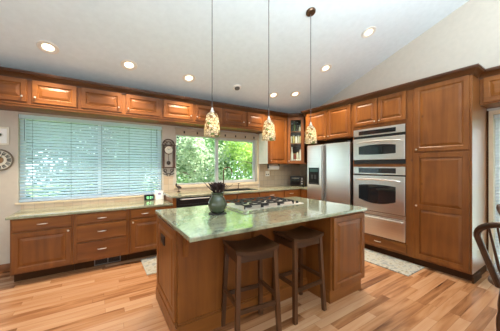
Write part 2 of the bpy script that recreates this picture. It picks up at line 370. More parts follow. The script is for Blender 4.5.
    def bar(s, p0, p1, wd, th):
        """rail between two points: width wd across (horizontal), th high"""
        p0, p1 = Vector(p0), Vector(p1); d = (p1 - p0).normalized(); a = d.cross(Vector((0, 0, 1))).normalized() * wd / 2; u = a.cross(d).normalized() * th / 2
        vs = []
        for p in (p0, p1): vs += [p - a - u, p + a - u, p + a + u, p - a + u]
        return s.add(vs, [(3, 2, 1, 0), (4, 5, 6, 7)] + [(i, (i + 1) % 4, 4 + (i + 1) % 4, 4 + i) for i in range(4)])

ORG = {}
def obj(name, mb, mat, parent=None, origin=None, ang=35):
    org = ORG[parent.name] if parent is not None else Vector(origin or (0, 0, 0))
    me = bpy.data.meshes.new(name); me.from_pydata([tuple(Vector(v) - org) for v in mb.v], [], mb.f); me.update()
    bm = bmesh.new(); bm.from_mesh(me); bmesh.ops.recalc_face_normals(bm, faces=list(bm.faces)); bm.to_mesh(me); bm.free()
    me.materials.append(mat)
    sm = mb.sm if len(mb.sm) == len(me.polygons) else [True] * len(me.polygons)
    me.set_sharp_from_angle(angle=math.radians(ang))
    me.polygons.foreach_set('use_smooth', sm)
    o = bpy.data.objects.new(name, me); C.objects.link(o)
    if parent is not None: o.parent = parent
    else: o.location = org
    ORG[o.name] = org
    return o
def tag(o, label, cat, group=None, kind=None):
    o['label'] = label; o['category'] = cat
    if group: o['group'] = group
    if kind: o['kind'] = kind
    return o
def thing(name, label, cat, loc, group=None, rz=0):
    o = bpy.data.objects.new(name, None); C.objects.link(o); o.empty_display_size = 0.1
    o.location = loc; o.rotation_euler = (0, 0, rz); ORG[o.name] = Vector(loc)
    return tag(o, label, cat, group)
def struct(name, mb, mat):
    o = obj(name, mb, mat); o['kind'] = 'structure'; return o
def dup(root, loc, label=None, rot=None):
    r = root.copy(); C.objects.link(r); r.location = loc
    if rot is not None: r.rotation_euler = rot
    if label: r['label'] = label
    for ch in list(root.children):
        c = ch.copy(); C.objects.link(c); c.parent = r
        for g in list(ch.children):
            d = g.copy(); C.objects.link(d); d.parent = c
    return r

YB, XW = 4.29, 4.29            # back wall and right wall planes
def zceil(y): return 3.672 - 0.347 * (y - 1.054)
TH = math.atan(0.347)

# ------------------------------------------------------------------ room shell
XL, YF = -3.6, -3.2
struct('floor', MB().box(XL, XW, YF, YB, -0.08, 0.0), FLOOR)
def wall_holes(F, r0, r1, u0, top, holes, n0, n1):
    """wall with rectangular openings; top is a height or a function of r"""
    mb = MB(); cuts = sorted({r0, r1, *[h[0] for h in holes], *[h[1] for h in holes]})
    for a, b in zip(cuts[:-1], cuts[1:]):
        hs = sorted([h for h in holes if h[0] <= a + 1e-6 and h[1] >= b - 1e-6], key=lambda h: h[2])
        lo = u0
        segs = []
        for h in hs:
            if h[2] > lo: segs.append((lo, h[2], h[2]))
            lo = h[3]
        ta, tb = (top(a), top(b)) if callable(top) else (top, top)
        segs.append((lo, ta, tb))
        for s0, sa, sb in segs:
            vs = []
            for n in (n0, n1): vs += [F.p(a, s0, n), F.p(b, s0, n), F.p(b, sb, n), F.p(a, sa, n)]
            mb.add(vs, [(0, 1, 2, 3), (7, 6, 5, 4), (0, 4, 5, 1), (1, 5, 6, 2), (2, 6, 7, 3), (3, 7, 4, 0)])
    return mb
W1 = (-0.923, 0.92, 0.885, 2.078)
W2 = (1.165, 2.945, 1.030, 1.965)
D1 = (-0.825, 1.10, 0.03, 2.045)      # in r = -Y
struct('wall_back', wall_holes(FB(YB), XL, XW + .16, 0.0, zceil(YB) + .02, [W1, W2], 0.0, -0.16), WALL)
struct('wall_right', wall_holes(FX(XW), -YB, -YF, 0.0, lambda r: zceil(-r) + .02, [D1], 0.0, -0.16), WALL)
struct('wall_front', wall_holes(Fr((0, YF, 0), (-1, 0, 0), (0, 1, 0)), -XW, -XL, 0.0, zceil(YF) + .02, [(-2.6, -.9, .9, 2.2), (.4, 2.2, .9, 2.2)], 0.0, -0.16), WALL)
struct('wall_left', wall_holes(Fr((XL, 0, 0), (0, 1, 0), (1, 0, 0)), YF, YB, 0.0, lambda r: zceil(r) + .02, [(-2.4, -.2, .5, 2.3), (.4, 2.6, .9, 2.2)], 0.0, -0.16), WALL)
cm = MB()
ya, yb = YB + .9, YF
cm.add([(XL, ya, zceil(ya)), (XW + .9, ya, zceil(ya)), (XW + .9, yb, zceil(yb)), (XL, yb, zceil(yb)),
        (XL, ya, zceil(ya) + .2), (XW + .9, ya, zceil(ya) + .2), (XW + .9, yb, zceil(yb) + .2), (XL, yb, zceil(yb) + .2)],
       [(0, 1, 2, 3), (7, 6, 5, 4), (0, 4, 5, 1), (1, 5, 6, 2), (2, 6, 7, 3), (3, 7, 4, 0)])
struct('ceiling', cm, CEIL)
struct('ground', MB().box(-16, 24, YB + .17, 30, -0.5, -0.45).box(XW + .17, 24, -12, YB + .17, -0.5, -0.45), GRASS)
struct('baseboard_back', MB().sweep(FB(YB), [(0.001, 0.0), (0.016, 0.0), (0.016, 0.085), (0.008, 0.1), (0.001, 0.1)], XL, -0.875), WX)

# tile splash: below the desk window, beside the clock, below and right of the sink window
sp = MB()
sp.fbox(FB(YB), -0.895, 0.947, 0.801, 0.860, 0.001, 0.009)
sp.fbox(FB(YB), 0.947, W2[0] - .06, 0.917, 1.20, 0.001, 0.009)
sp.fbox(FB(YB), W2[0] - .06, W2[1] + .02, 0.917, 0.970, 0.001, 0.009)
sp.fbox(FB(YB), W2[1] + .075, XW - .012, 0.917, 1.418, 0.001, 0.009)
sp.fbox(FX(XW), -YB + .012, -3.52, 0.917, 1.418, 0.001, 0.009)
struct('trim_1', sp, TILE)

# window 1 (behind the closed blind): frame, glass, sill
F = FB(YB)
def frame_rect(mb, F, r0, r1, u0, u1, w, n0, n1, bev=.002):
    mb.fbox(F, r0, r0 + w, u0, u1, n0, n1, bev).fbox(F, r1 - w, r1, u0, u1, n0, n1, bev)
    mb.fbox(F, r0 + w, r1 - w, u0, u0 + w, n0, n1, bev).fbox(F, r0 + w, r1 - w, u1 - w, u1, n0, n1, bev); return mb
w1 = struct('window_1', frame_rect(MB(), F, W1[0], W1[1], W1[2], W1[3], 0.05, -0.15, -0.09).fbox(F, -.03, .03, W1[2] + .05, W1[3] - .05, -0.15, -0.09), WHITE)
obj('glass', MB().fbox(F, W1[0] + .05, W1[1] - .05, W1[2] + .05, W1[3] - .05, -0.122, -0.118), GLASS, w1)
obj('sill', MB().fbox(F, W1[0] - .03, W1[1] + .03, W1[2] - .024, W1[2], -0.09, 0.018, .004), CREAM, w1)
# window 2: two-pane slider
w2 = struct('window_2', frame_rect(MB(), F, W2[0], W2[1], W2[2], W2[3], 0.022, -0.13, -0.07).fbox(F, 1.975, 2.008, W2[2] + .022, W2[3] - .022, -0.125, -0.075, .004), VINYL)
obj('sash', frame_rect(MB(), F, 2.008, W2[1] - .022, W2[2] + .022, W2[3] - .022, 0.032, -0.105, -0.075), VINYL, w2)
obj('glass', MB().fbox(F, W2[0] + .022, 1.975, W2[2] + .022, W2[3] - .022, -0.092, -0.088), GLASS, w2)
obj('glass', MB().fbox(F, 2.040, W2[1] - .054, W2[2] + .054, W2[3] - .054, -0.090, -0.086), GLASS, w2)
sl = MB().fbox(F, W2[0] - .04, W2[1] + .04, W2[2] - .055, W2[2], -0.05, 0.020, .004)
sl.fbox(F, W2[1], W2[1] + .05, W2[2], W2[3] + .1, 0.001, 0.014, .003)
obj('sill', sl, CREAM, w2)
# patio door on the right wall
F = FX(XW)
d1 = struct('door_1', frame_rect(MB(), F, D1[0], D1[1], D1[2], D1[3], 0.06, -0.12, -0.07).fbox(F, 0.10, 0.17, D1[2] + .06, D1[3] - .06, -0.12, -0.07), WHITE)
obj('glass', MB().fbox(F, D1[0] + .06, 0.10, D1[2] + .06, D1[3] - .06, -0.097, -0.093), GLASS, d1)
cs = MB().fbox(F, D1[0] - .048, D1[0], 0.0, D1[3] + .05, 0.001, 0.02, .004).fbox(F, D1[0], D1[1], D1[3], D1[3] + .05, 0.001, 0.02, .004)
obj('casing', cs, CREAM, d1)

# ------------------------------------------------------------------ blinds and shade
def blind(name, label, F, r0, r1, u0, u1, n, pitch, wd, tilt, mat, cords, wand, group=None):
    t = thing(name, label, 'blind', F.p((r0 + r1) / 2, u0, n))
    obj('headrail', MB().fbox(F, r0, r1, u1 - .055, u1, n - .03, n + .028, .004), mat, t)
    sl = MB(); u = u0 + .05; c, s = math.cos(tilt), math.sin(tilt)
    while u < u1 - .07:
        a = wd / 2; vs = []
        for (q, k) in ((-a, 0.0), (-a * .4, .004), (a * .4, .004), (a, 0.0)):
            for th in (0.0, .0025): vs.append((q * c - (k + th) * s, q * s + (k + th) * c))
        P = []
        for r in (r0 + .006, r1 - .006): P += [F.p(r, u + dz, n + dn) for dn, dz in vs]
        fs = []
        for i in range(3):
            a0 = i * 2
            fs += [(a0, a0 + 2, a0 + 10, a0 + 8), (a0 + 1, a0 + 9, a0 + 11, a0 + 3)]
        fs += [(0, 8, 9, 1), (6, 7, 15, 14)]
        sl.add(P, fs); u += pitch
    obj('slats', sl, mat, t)
    obj('bottom_rail', MB().fbox(F, r0, r1, u0, u0 + .028, n - .024, n + .024, .004), mat, t)
    for q in cords: obj('ladder_cord', MB().fbox(F, q - .0025, q + .0025, u0 + .02, u1 - .05, n + wd / 2 * c + .002, n + wd / 2 * c + .004), DARKTAPE, t)
    for q in wand: obj('tilt_wand', MB().tube([F.p(q, u1 - .06, n + .034), F.p(q, u1 - .36, n + .036)], .004, 6), DARKTAPE, t)
    return t
DARKTAPE = plain('grey_blue_cord', (0.16, 0.22, 0.25), 0.8)
blind('window_blind', 'wide pale blue horizontal blind, closed, above the long low worktop', FB(YB), W1[0] + .004, W1[1] - .004, W1[2] + .004, W1[3] - .002, -0.036, 0.0435, 0.05, math.radians(40), SLAT,
      [-0.78, -0.36, 0.02, 0.40, 0.74], [0.83, -0.86])
blind('window_blind', 'white blind in the patio door beside the tall pantry', FX(XW), D1[0] + .004, 0.9, D1[2] + .04, D1[3] - .002, -0.034, 0.0425, 0.05, math.radians(52), SLATW, [-0.6, 0.1], [])
F = FB(YB)
t = thing('roman_shade', 'tan fabric valance with dark tabs across the top of the sink window', 'shade', F.p(2.07, 1.95, 0.03))
vb = MB(); segs = 44
for i in range(segs):
    a = W2[0] - .02 + (W2[1] + .03 - W2[0]) * i / segs; b = W2[0] - .02 + (W2[1] + .03 - W2[0]) * (i + 1) / segs
    na = .028 + .006 * math.sin(i * .9); nb = .028 + .006 * math.sin((i + 1) * .9)
    vb.add([F.p(a, 1.95, na), F.p(b, 1.95, nb), F.p(b, 2.058, nb), F.p(a, 2.058, na), F.p(a, 1.95, na - .012), F.p(b, 1.95, nb - .012), F.p(b, 2.058, nb - .012), F.p(a, 2.058, na - .012)],
           [(0, 1, 2, 3), (7, 6, 5, 4), (0, 4, 5, 1), (3, 2, 6, 7)])
obj('valance', vb, FABRIC, t)
obj('mounting_board', MB().fbox(F, W2[0] - .03, W2[1] + .02, 2.058, 2.075, 0.001, 0.05, .003), FABRIC, t)
for q in (1.30, 1.55, 1.80, 2.14, 2.38, 2.62, 2.84): obj('tab', MB().fbox(F, q - .014, q + .014, 1.978, 2.022, .037, .045, .003), DARKP, t)

# ------------------------------------------------------------------ cabinets
def knob(F, r, u, n, parent):
    M = Matrix((F.R, F.N.cross(F.R), F.N)).transposed()
    return obj('knob', MB().lathe([(.006, 0), (.005, .010), (.011, .016), (.0125, .021), (.010, .026), (.003, .028)], F.p(r, u, n), 12, M), NICKEL, parent)
def pull(F, r, u, n, parent, w=.095):
    pts = [F.p(r + w / 2 * math.cos(PI * k / 10), u + .003 * math.sin(PI * k / 10), n + .001 + .026 * math.sin(PI * k / 10) ** .6) for k in range(11)]
    return obj('handle', MB().tube(pts, [.0045 + .002 * math.sin(PI * k / 10) for k in range(11)], 8), NICKEL, parent)
def cabinet(name, label, cat, F, r0, r1, u0, u1, depth, fronts, group=None, toe=None, toe_in=0.07):
    t = thing(name, label, cat, F.p((r0 + r1) / 2, toe if toe is not None and toe < u0 else u0, 0), group)
    if toe is not None: t.location = F.p((r0 + r1) / 2, 0, 0); ORG[t.name] = Vector(t.location)
    H = WX if abs(F.R.x) > .9 else WY
    obj('body', MB().fbox(F, r0, r1, u0, u1, -depth, 0.0, .0015), WZ, t)
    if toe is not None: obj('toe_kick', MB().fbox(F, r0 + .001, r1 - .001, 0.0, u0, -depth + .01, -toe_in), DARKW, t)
    for fr in fronts:
        k, a, b, c, d = fr[:5]; opt = fr[5] if len(fr) > 5 else None
        if k == 'door':
            o = obj('door', MB().panel(F, a, b, c, d, .0005, .021, min(.058, (d - c) * .24)), WZ if (d - c) > (b - a) * .8 else H, t)
            if opt: knob(F, opt[0], opt[1], .021, o)
        elif k == 'tall':
            m = MB(); mid0, mid1 = opt[2], opt[3]
            m.fbox(F, a, b, c, d, .0005, .009)
            m.fbox(F, a, a + .058, c, d, .009, .021, .002).fbox(F, b - .058, b, c, d, .009, .021, .002)
            for q0, q1 in ((c, c + .06), (mid0, mid1), (d - .06, d)): m.fbox(F, a + .058, b - .058, q0, q1, .009, .021, .002)
            for q0, q1 in ((c + .06, mid0), (mid1, d - .06)):
                m.loops(F, [(a + .066, b - .066, q0 + .008, q1 - .008, .009), (a + .068, b - .068, q0 + .01, q1 - .01, .010), (a + .094, b - .094, q0 + .036, q1 - .036, .019), (a + .097, b - .097, q0 + .039, q1 - .039, .020)], back=False)
            o = obj('door', m, WZ, t); knob(F, opt[0], opt[1], .021, o)
        elif k == 'drawer':
            o = obj('drawer', MB().panel(F, a, b, c, d, .0005, .021, raised=False), H, t)
            if opt: pull(F, opt[0], opt[1], .021, o)
    return t

# low run below the wide window
YD = 3.695; F = FB(YD); dd = YB - .003 - YD
cabinet('base_cabinet', 'leftmost low base cabinet, one wide drawer over one door', 'cabinet', F, -.862, -.286, .133, .769, dd,
        [('drawer', -.845, -.307, .628, .757, (-.58, .690)), ('door', -.845, -.307, .155, .606, (-.335, .575))], 'low cabinets under the wide blind', .133, .15)
cabinet('base_cabinet', 'low base cabinet with a stack of three drawers over the floor register', 'cabinet', F, -.285, .333, .133, .769, dd,
        [('drawer', -.256, .309, .640, .757, (.02, .690)), ('drawer', -.256, .309, .412, .616, (.02, .515)), ('drawer', -.256, .309, .172, .390, (.02, .282))], 'low cabinets under the wide blind', .133, .15)
cabinet('base_cabinet', 'low base cabinet partly hidden by the island, right of the three drawers', 'cabinet', F, .334, .947, .133, .769, dd,
        [('drawer', .362, .925, .640, .757, (.55, .690)), ('door', .362, .925, .155, .618, (.390, .580))], 'low cabinets under the wide blind', .133, .15)
tag(obj('desk_worktop', MB().box(-.895, .948, 3.665, YB - .012, .7705, .80, .006), GR), 'long low granite worktop under the wide blind', 'worktop')
# floor register in the toe kick
F2 = FB(YD + .15)
t = thing('floor_register', 'grey metal air register in the dark toe kick below the drawers', 'vent', F2.p(.09, .006, 0))
obj('frame', frame_rect(MB(), F2, -.07, .25, .006, .104, .012, .0006, .008, .001).fbox(F2, .084, .098, .018, .092, .0006, .008), GREYM, t)
lv = MB()
for k in range(5): lv.fbox(F2, -.058, .084, .022 + k * .014, .028 + k * .014, .001, .006); lv.fbox(F2, .098, .238, .022 + k * .014, .028 + k * .014, .001, .006)
obj('louvres', lv, IRON, t)

# sink run
YS = 3.68; F = FB(YS); dd = YB - .003 - YS
cabinet('filler_cabinet', 'narrow wooden end panel between the low worktop and the dishwasher', 'cabinet', F, .9495, 1.0, .10, .882, dd, [], None, .10)
t = thing('dishwasher', 'black dishwasher with a bright handle under the sink worktop', 'dishwasher', F.p(1.30, 0, 0))
obj('body', MB().fbox(F, 1.001, 1.599, .10, .882, -.55, 0), BLACK, t)
obj('door', MB().fbox(F, 1.005, 1.595, .11, .765, .0005, .02, .004), BLACK, t)
obj('control_panel', MB().fbox(F, 1.005, 1.595, .77, .878, .0005, .022, .004), BLACK, t)
obj('handle', MB().tube([F.p(1.06, .855, .0225), F.p(1.07, .855, .045), F.p(1.30, .855, .048), F.p(1.53, .855, .045), F.p(1.54, .855, .0225)], .010, 8), NICKEL, t)
obj('kick_plate', MB().fbox(F, 1.005, 1.595, 0, .095, -.5, -.06), BLACK, t)
cabinet('sink_cabinet', 'wooden base cabinet under the sink', 'cabinet', F, 1.60, 2.56, .10, .882, dd,
        [('drawer', 1.62, 2.07, .72, .868), ('drawer', 2.09, 2.54, .72, .868), ('door', 1.62, 2.07, .12, .70, (2.04, .65)), ('door', 2.09, 2.54, .12, .70, (2.12, .65))], None, .10)
cabinet('base_cabinet', 'wooden base cabinet right of the sink, near the corner', 'cabinet', F, 2.561, 3.20, .10, .882, dd,
        [('drawer', 2.58, 3.18, .72, .868, (2.88, .80)), ('door', 2.58, 3.18, .12, .70, (2.61, .65))], None, .10)
cabinet('base_cabinet', 'corner base cabinet below the black toaster oven', 'cabinet', F, 3.201, XW - .003, .10, .882, dd,
        [('drawer', 3.22, 3.60, .72, .868, (3.40, .80)), ('door', 3.22, 3.60, .12, .70, (3.25, .65))], None, .10)
SX0, SX1, SY0, SY1 = 1.90, 2.60, 3.79, 4.10
ct = MB(); z0, z1 = .8825, .915
ct.box(.925, SX0, 3.64, YB - .012, z0, z1, .005).box(SX1, XW - .012, 3.64, YB - .012, z0, z1, .005).box(SX0, SX1, 3.64, SY0, z0, z1, .004).box(SX0, SX1, SY1, YB - .012, z0, z1, .004)
ct.box(3.66, XW - .012, 3.46, 3.645, z0, z1, .005)
tag(obj('sink_worktop', ct, GR), 'granite worktop under the sink window, running into the corner', 'worktop')
cabinet('base_cabinet', 'narrow base cabinet between the corner and the refrigerator', 'cabinet', FX(3.69), -3.675, -3.465, .10, .882, XW - .003 - 3.69, [('door', -3.66, -3.48, .12, .868, None)], None, .10)
t = thing('sink', 'dark drop-in kitchen sink in the worktop below the window', 'sink', ((SX0 + SX1) / 2, (SY0 + SY1) / 2, .75))
sk = MB()
for a in ((SX0 + .001, SX0 + .01, SY0 + .001, SY1 - .001), (SX1 - .01, SX1 - .001, SY0 + .001, SY1 - .001), (SX0 + .01, SX1 - .01, SY0 + .001, SY0 + .01), (SX0 + .01, SX1 - .01, SY1 - .01, SY1 - .001)): sk.box(*a, .886, .912)
obj('rim', MB().box(SX0 - .015, SX0 + .01, SY0 - .015, SY1 + .015, .9155, .920, .001).box(SX1 - .01, SX1 + .015, SY0 - .015, SY1 + .015, .9155, .920, .001).box(SX0 + .01, SX1 - .01, SY0 - .015, SY0 + .01, .9155, .920, .001).box(SX0 + .01, SX1 - .01, SY1 - .01, SY1 + .015, .9155, .920, .001), BLACK, t)
obj('basin', sk.box(SX0 + .001, SX1 - .001, SY0 + .001, SY1 - .001, .8835, .886), BLACK, t)
# faucet
t = thing('faucet', 'dark gooseneck kitchen faucet in front of the sink window', 'faucet', (2.06, 4.17, .915))
pts = [(2.06, 4.17, .9152), (2.06, 4.17, 1.27)] + [(2.06 + .085 - .085 * math.cos(PI * k / 10), 4.17 - .03 * k / 10, 1.27 + .085 * math.sin(PI * k / 10)) for k in range(1, 11)] + [(2.23, 4.14, 1.20)]
obj('spout', MB().tube(pts, .012, 10), BRONZE, t)
obj('base', MB().lathe([(.030, 0), (.030, .008), (.020, .02), (.018, .06)], (2.06, 4.17, .9152), 16), BRONZE, t)
obj('lever', MB().tube([(2.078, 4.165, .965), (2.13, 4.15, 1.00)], .006, 8), BRONZE, t)
t = thing('soap_pump', 'slim dark soap pump beside the sink, right of the gooseneck faucet', 'soap dispenser', (2.40, 4.17, .915))
obj('pump', MB().lathe([(.018, 0), (.018, .01), (.008, .02), (.008, .11)], (2.40, 4.17, .9152), 12).tube([(2.40, 4.17, 1.02), (2.40, 4.10, 1.015)], .006, 8), BRONZE, t)
t = thing('bird_ornament', 'small dark iron bird on a stem at the left end of the sink worktop', 'ornament', (1.19, 4.21, .915))
obj('stand', MB().lathe([(.03, 0), (.03, .006), (.008, .014), (.006, .07)], (1.19, 4.21, .9152), 12), DARKP, t)
bd = MB().lathe([(.004, -.055), (.014, -.045), (.028, -.01), (.026, .02), (.012, .045), (.003, .07)], (1.19, 4.21, 1.0), 12, Matrix.Rotation(-1.15, 3, 'Y'))
bd.lathe([(.002, -.018), (.013, -.012), (.017, 0), (.012, .014), (.003, .03)], (1.145, 4.21, 1.045), 10)
obj('bird', bd, DARKP, t)

# small cabinets over the two windows
YU = 3.93; F = FB(YU); dd = YB - .003 - YU
UX = [-1.31, -.243, .8285, 1.915, 2.925]
UD = [[(-1.24, -.765), (-.716, -.268)], [(-.219, .266), (.323, .80)], [(.857, 1.345), (1.39, 1.886)], [(1.945, 2.405), (2.461, 2.88)]]
UL = ['pair of small wall cabinet doors above the left end of the wide blind', 'pair of small wall cabinet doors above the right half of the wide blind',
      'pair of small wall cabinet doors above the pendulum clock', 'pair of small wall cabinet doors above the right half of the sink window']
for i in range(4):
    (a, b), (c, d) = UD[i]
    cabinet('small_wall_cabinet', UL[i], 'cabinet', F, UX[i], UX[i + 1] - .001, 2.152, 2.47, dd,
            [('door', a, b, 2.172, 2.452, (b - .04, 2.235)), ('door', c, d, 2.172, 2.452, (c + .03, 2.235))], 'small cabinets above the windows')
tag(obj('light_rail', MB().sweep(F, [(-dd, 2.107), (.004, 2.107), (.012, 2.112), (.012, 2.135), (.022, 2.140), (.022, 2.1515), (-dd, 2.1515)], UX[0], 2.925), WX), 'long light rail moulding under the small cabinets above the windows', 'moulding')
cabinet('tall_wall_cabinet', 'single tall wall cabinet right of the sink window, with a pale left side', 'cabinet', F, 2.99, 3.522, 1.42, 2.47, dd,
        [('door', 3.012, 3.505, 1.435, 2.452, (3.045, 1.49))])
SIDE = bpy.data.objects['tall_wall_cabinet']
o = obj('side_panel', MB().box(2.984, 2.9895, 3.945, YB - .02, 1.425, 2.098, .001), plain('pale_side_panel', (0.74, 0.70, 0.64), .3), SIDE); o['label'] = 'pale side panel'  # thin pale panel laid over the cabinet's wood side
tag(obj('filler_strip', MB().fbox(F, 2.9255, 2.9895, 2.10, 2.47, -dd, -.001), WZ), 'wood filler strip beside the tall wall cabinet above the sink window', 'filler strip')
# corner display cabinet with a glass door
DR = Vector((.265, -.265, 0)).normalized(); FD = Fr((3.526, 3.93, 0), DR, (-1, -1, 0)); DL = .373
foot = [(3.526, YB - .003), (3.526, 3.93), (3.79, 3.666), (3.79, 3.523), (XW - .003, 3.523), (XW - .003, YB - .003)]
t = thing('corner_display_cabinet', 'diagonal corner wall cabinet with a glass door showing jars', 'cabinet', (3.9, 3.95, 1.42))
bodym = MB().prism(foot, 1.42, 1.445).prism(foot, 2.44, 2.47)
bodym.box(3.526, 3.545, 3.94, YB - .003, 1.445, 2.44).box(3.79, XW - .003, 3.523, 3.542, 1.445, 2.44).box(3.526, XW - .003, YB - .015, YB - .003, 1.445, 2.44).box(XW - .015, XW - .003, 3.523, YB - .003, 1.445, 2.44)
bodym.fbox(FD, 0.0, .022, 1.445, 2.44, -.02, 0).fbox(FD, DL - .022, DL, 1.445, 2.44, -.02, 0)
obj('body', bodym, WZ, t)
inn = [(3.546, YB - .016), (3.546, 3.955), (3.795, 3.706), (3.795, 3.544), (XW - .016, 3.544), (XW - .016, YB - .016)]
for z in (1.89, 2.155): obj('shelf', MB().prism(inn, z - .018, z), WX, t)
dm = frame_rect(MB(), FD, .012, DL - .012, 1.435, 2.455, .06, .0008, .021)
dr = obj('door', dm, WZ, t)
obj('glass', MB().fbox(FD, .07, DL - .07, 1.493, 2.397, .008, .011), GLASS, dr)
knob(FD, .04, 1.49, .021, dr)

# jars behind the glass door
def jar(name, label, cat, r, n, z, prof, mat, lid=None, lidmat=None, group=None):
    p = FD.p(r, z, n); t = obj(name, MB().lathe(prof, (0, 0, 0), 14), mat); t.location = p; tag(t, label, cat, group); ORG[t.name] = Vector((0, 0, 0))
    if lid: obj('lid', MB().lathe(lid, (0, 0, 0), 14), lidmat, t)
    return t
JGL = plain('pale_jar_glass', (0.55, 0.52, 0.40), 0.15); JDK = plain('dark_bottle_glass', (0.03, 0.035, 0.028), 0.12); JWH = plain('white_stoneware', (0.78, 0.75, 0.68), 0.3); JYE = plain('golden_oil', (0.52, 0.40, 0.16), 0.2)
JRED = plain('dark_red_tin', (0.22, 0.04, 0.025), 0.4); JGR = plain('olive_bottle_glass', (0.12, 0.15, 0.07), 0.12)
gb = 'tall pale jars on the middle shelf'
for i, r in enumerate((.090, .142, .194, .246, .290)):
    m = (JGL, JYE, JWH, JGL, JYE)[i]
    jar('glass_jar', ['leftmost pale jar on the middle shelf of the glass-door cabinet', 'golden jar second from left on the middle cabinet shelf', 'white jar in the centre of the middle cabinet shelf', 'pale jar second from right on the middle cabinet shelf', 'golden jar at the right end of the middle cabinet shelf'][i],
        'jar', r, -.075, 1.8905, [(.021, 0), (.023, .01), (.023, .13), (.016, .15), (.015, .16)], m, [(.017, .1605), (.017, .185), (.004, .188)], (DARKP, NICKEL, DARKP, NICKEL, DARKP)[i], gb)
for i, (r, h) in enumerate(((.10, .17), (.16, .21), (.22, .19), (.28, .15))):
    jar('dark_bottle', ['short dark bottle at the left of the top cabinet shelf', 'tallest olive bottle on the top cabinet shelf', 'dark bottle right of the tallest one on the top cabinet shelf', 'small pale bottle at the right of the top cabinet shelf'][i], 'bottle', r, -.08, 2.1555,
        [(.022, 0), (.024, .01), (.024, h * .6), (.009, h * .75), (.009, h)], (JDK, JGR, JDK, JGL)[i], [(.011, h + .0005), (.011, h + .015), (.003, h + .016)], NICKEL, 'bottles on the top shelf of the glass-door cabinet')
jar('white_bottle', 'tall white bottle at the lower left inside the glass-door cabinet', 'bottle', .10, -.09, 1.4455, [(.027, 0), (.03, .015), (.028, .20), (.012, .28), (.011, .36)], JWH, [(.013, .3605), (.013, .385), (.003, .387)], DARKP)
jar('red_tin', 'dark red tin on the lowest cabinet shelf beside the tall white bottle', 'tin', .17, -.13, 1.4455, [(.036, 0), (.038, .01), (.038, .19), (.036, .20)], JRED, [(.038, .2005), (.038, .215), (.01, .218)], BRASS)
jar('cream_crock', 'cream crock on the lowest cabinet shelf behind the spice jars', 'jar', .225, -.10, 1.4455, [(.024, 0), (.030, .03), (.030, .20), (.020, .23)], JGL, [(.022, .2305), (.018, .25), (.005, .256)], BRASS)
jar('white_canister', 'white canister on the lowest cabinet shelf, right side', 'canister', .292, -.085, 1.4455, [(.026, 0), (.027, .01), (.027, .26), (.022, .28)], JWH, [(.024, .2805), (.024, .30), (.006, .304)], NICKEL)
for i in range(6):
    jar('spice_jar', ['first', 'second', 'third', 'fourth', 'fifth', 'sixth'][i] + ' white-capped spice jar from the left in the front row of the glass-door cabinet', 'spice jar', .082 + i * .0415, -.034, 1.4455,
        [(.0165, 0), (.0175, .006), (.0175, .05), (.013, .058)], (JDK, JRED)[i % 2], [(.0165, .0585), (.0165, .082), (.004, .084)], JWH, 'spice jars in the glass-door cabinet')

# right run: refrigerator bay, ovens, pantry
XR = 3.67; F = FX(XR); dd = XW - .003 - XR
cabinet('fridge_top_cabinet', 'two-door wall cabinet above the refrigerator', 'cabinet', F, -3.515, -2.414, 1.885, 2.47, dd,
        [('door', -3.475, -2.960, 1.90, 2.455, (-2.99, 1.945)), ('door', -2.937, -2.452, 1.90, 2.455, (-2.907, 1.945))])
# oven tower: carcass with its doors and drawer
t = cabinet('oven_cabinet', 'tall oven cabinet with two doors above and one drawer below the ovens', 'cabinet', F, -2.410, -1.502, .10, 2.47, dd,
        [('door', -2.393, -1.990, 2.045, 2.452, (-2.02, 2.085)), ('door', -1.976, -1.578, 2.045, 2.452, (-1.946, 2.085)), ('drawer', -2.37, -1.575, .135, .262, (-1.975, .205))], None, .10)
PD = (-1.472, -.905)
t = cabinet('pantry_cabinet', 'tall pantry cabinet with two stacked doors, next to the ovens', 'cabinet', F, -1.501, -.885, .10, 2.47, dd,
        [('door', PD[0], PD[1], 1.575, 2.452, (PD[0] + .03, 1.605)), ('tall', PD[0], PD[1], .125, 1.552, (PD[0] + .03, .84, .79, .855))], None, .10)
obj('side_panel', MB().fbox(Fr((0, .885, 0), (1, 0, 0), (0, -1, 0)), XR + .002, XW - .04, .102, 2.46, .0003, .004, .001), WGL, t)
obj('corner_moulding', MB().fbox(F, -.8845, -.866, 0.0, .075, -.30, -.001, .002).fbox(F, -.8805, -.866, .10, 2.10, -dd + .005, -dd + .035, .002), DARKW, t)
# upper right cabinet above the patio door
F3 = FX(3.95)
cabinet('door_top_cabinet', 'wall cabinet above the patio door, cut by the right picture edge', 'cabinet', F3, -.8795, .30, 2.13, 2.47, XW - .003 - 3.95,
        [('door', -.845, -.30, 2.152, 2.452, (-.335, 2.20)), ('door', -.27, .27, 2.152, 2.452, (-.235, 2.20))])
# crown mouldings: a deep cove seated on the cabinet tops
CP = [(-.03, 2.4715), (.003, 2.4715), (.003, 2.448), (.014, 2.448), (.016, 2.462), (.022, 2.470), (.030, 2.484), (.044, 2.500), (.060, 2.509), (.066, 2.512), (.066, 2.520), (.074, 2.524), (.074, 2.541), (-.03, 2.541)]
def crown(label, runs, mat):
    mb = MB()
    for F, r0, r1, m0, m1 in runs: mb.sweep(F, CP, r0, r1, m0, m1)
    return tag(obj('crown_moulding', mb, mat), label, 'moulding')
T8 = math.tan(PI / 8)
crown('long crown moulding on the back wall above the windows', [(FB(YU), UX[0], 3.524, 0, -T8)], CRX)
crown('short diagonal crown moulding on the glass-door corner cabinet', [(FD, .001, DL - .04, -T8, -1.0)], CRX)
crown('crown moulding above the refrigerator, ovens and pantry', [(FX(XR), -3.516, -.884, 1, 1), (Fr((0, .884, 0), (1, 0, 0), (0, -1, 0)), XR, 3.868, 1, 0), (Fr((0, 3.516, 0), (-1, 0, 0), (0, 1, 0)), -3.715, -XR, 0, 1)], CRY)
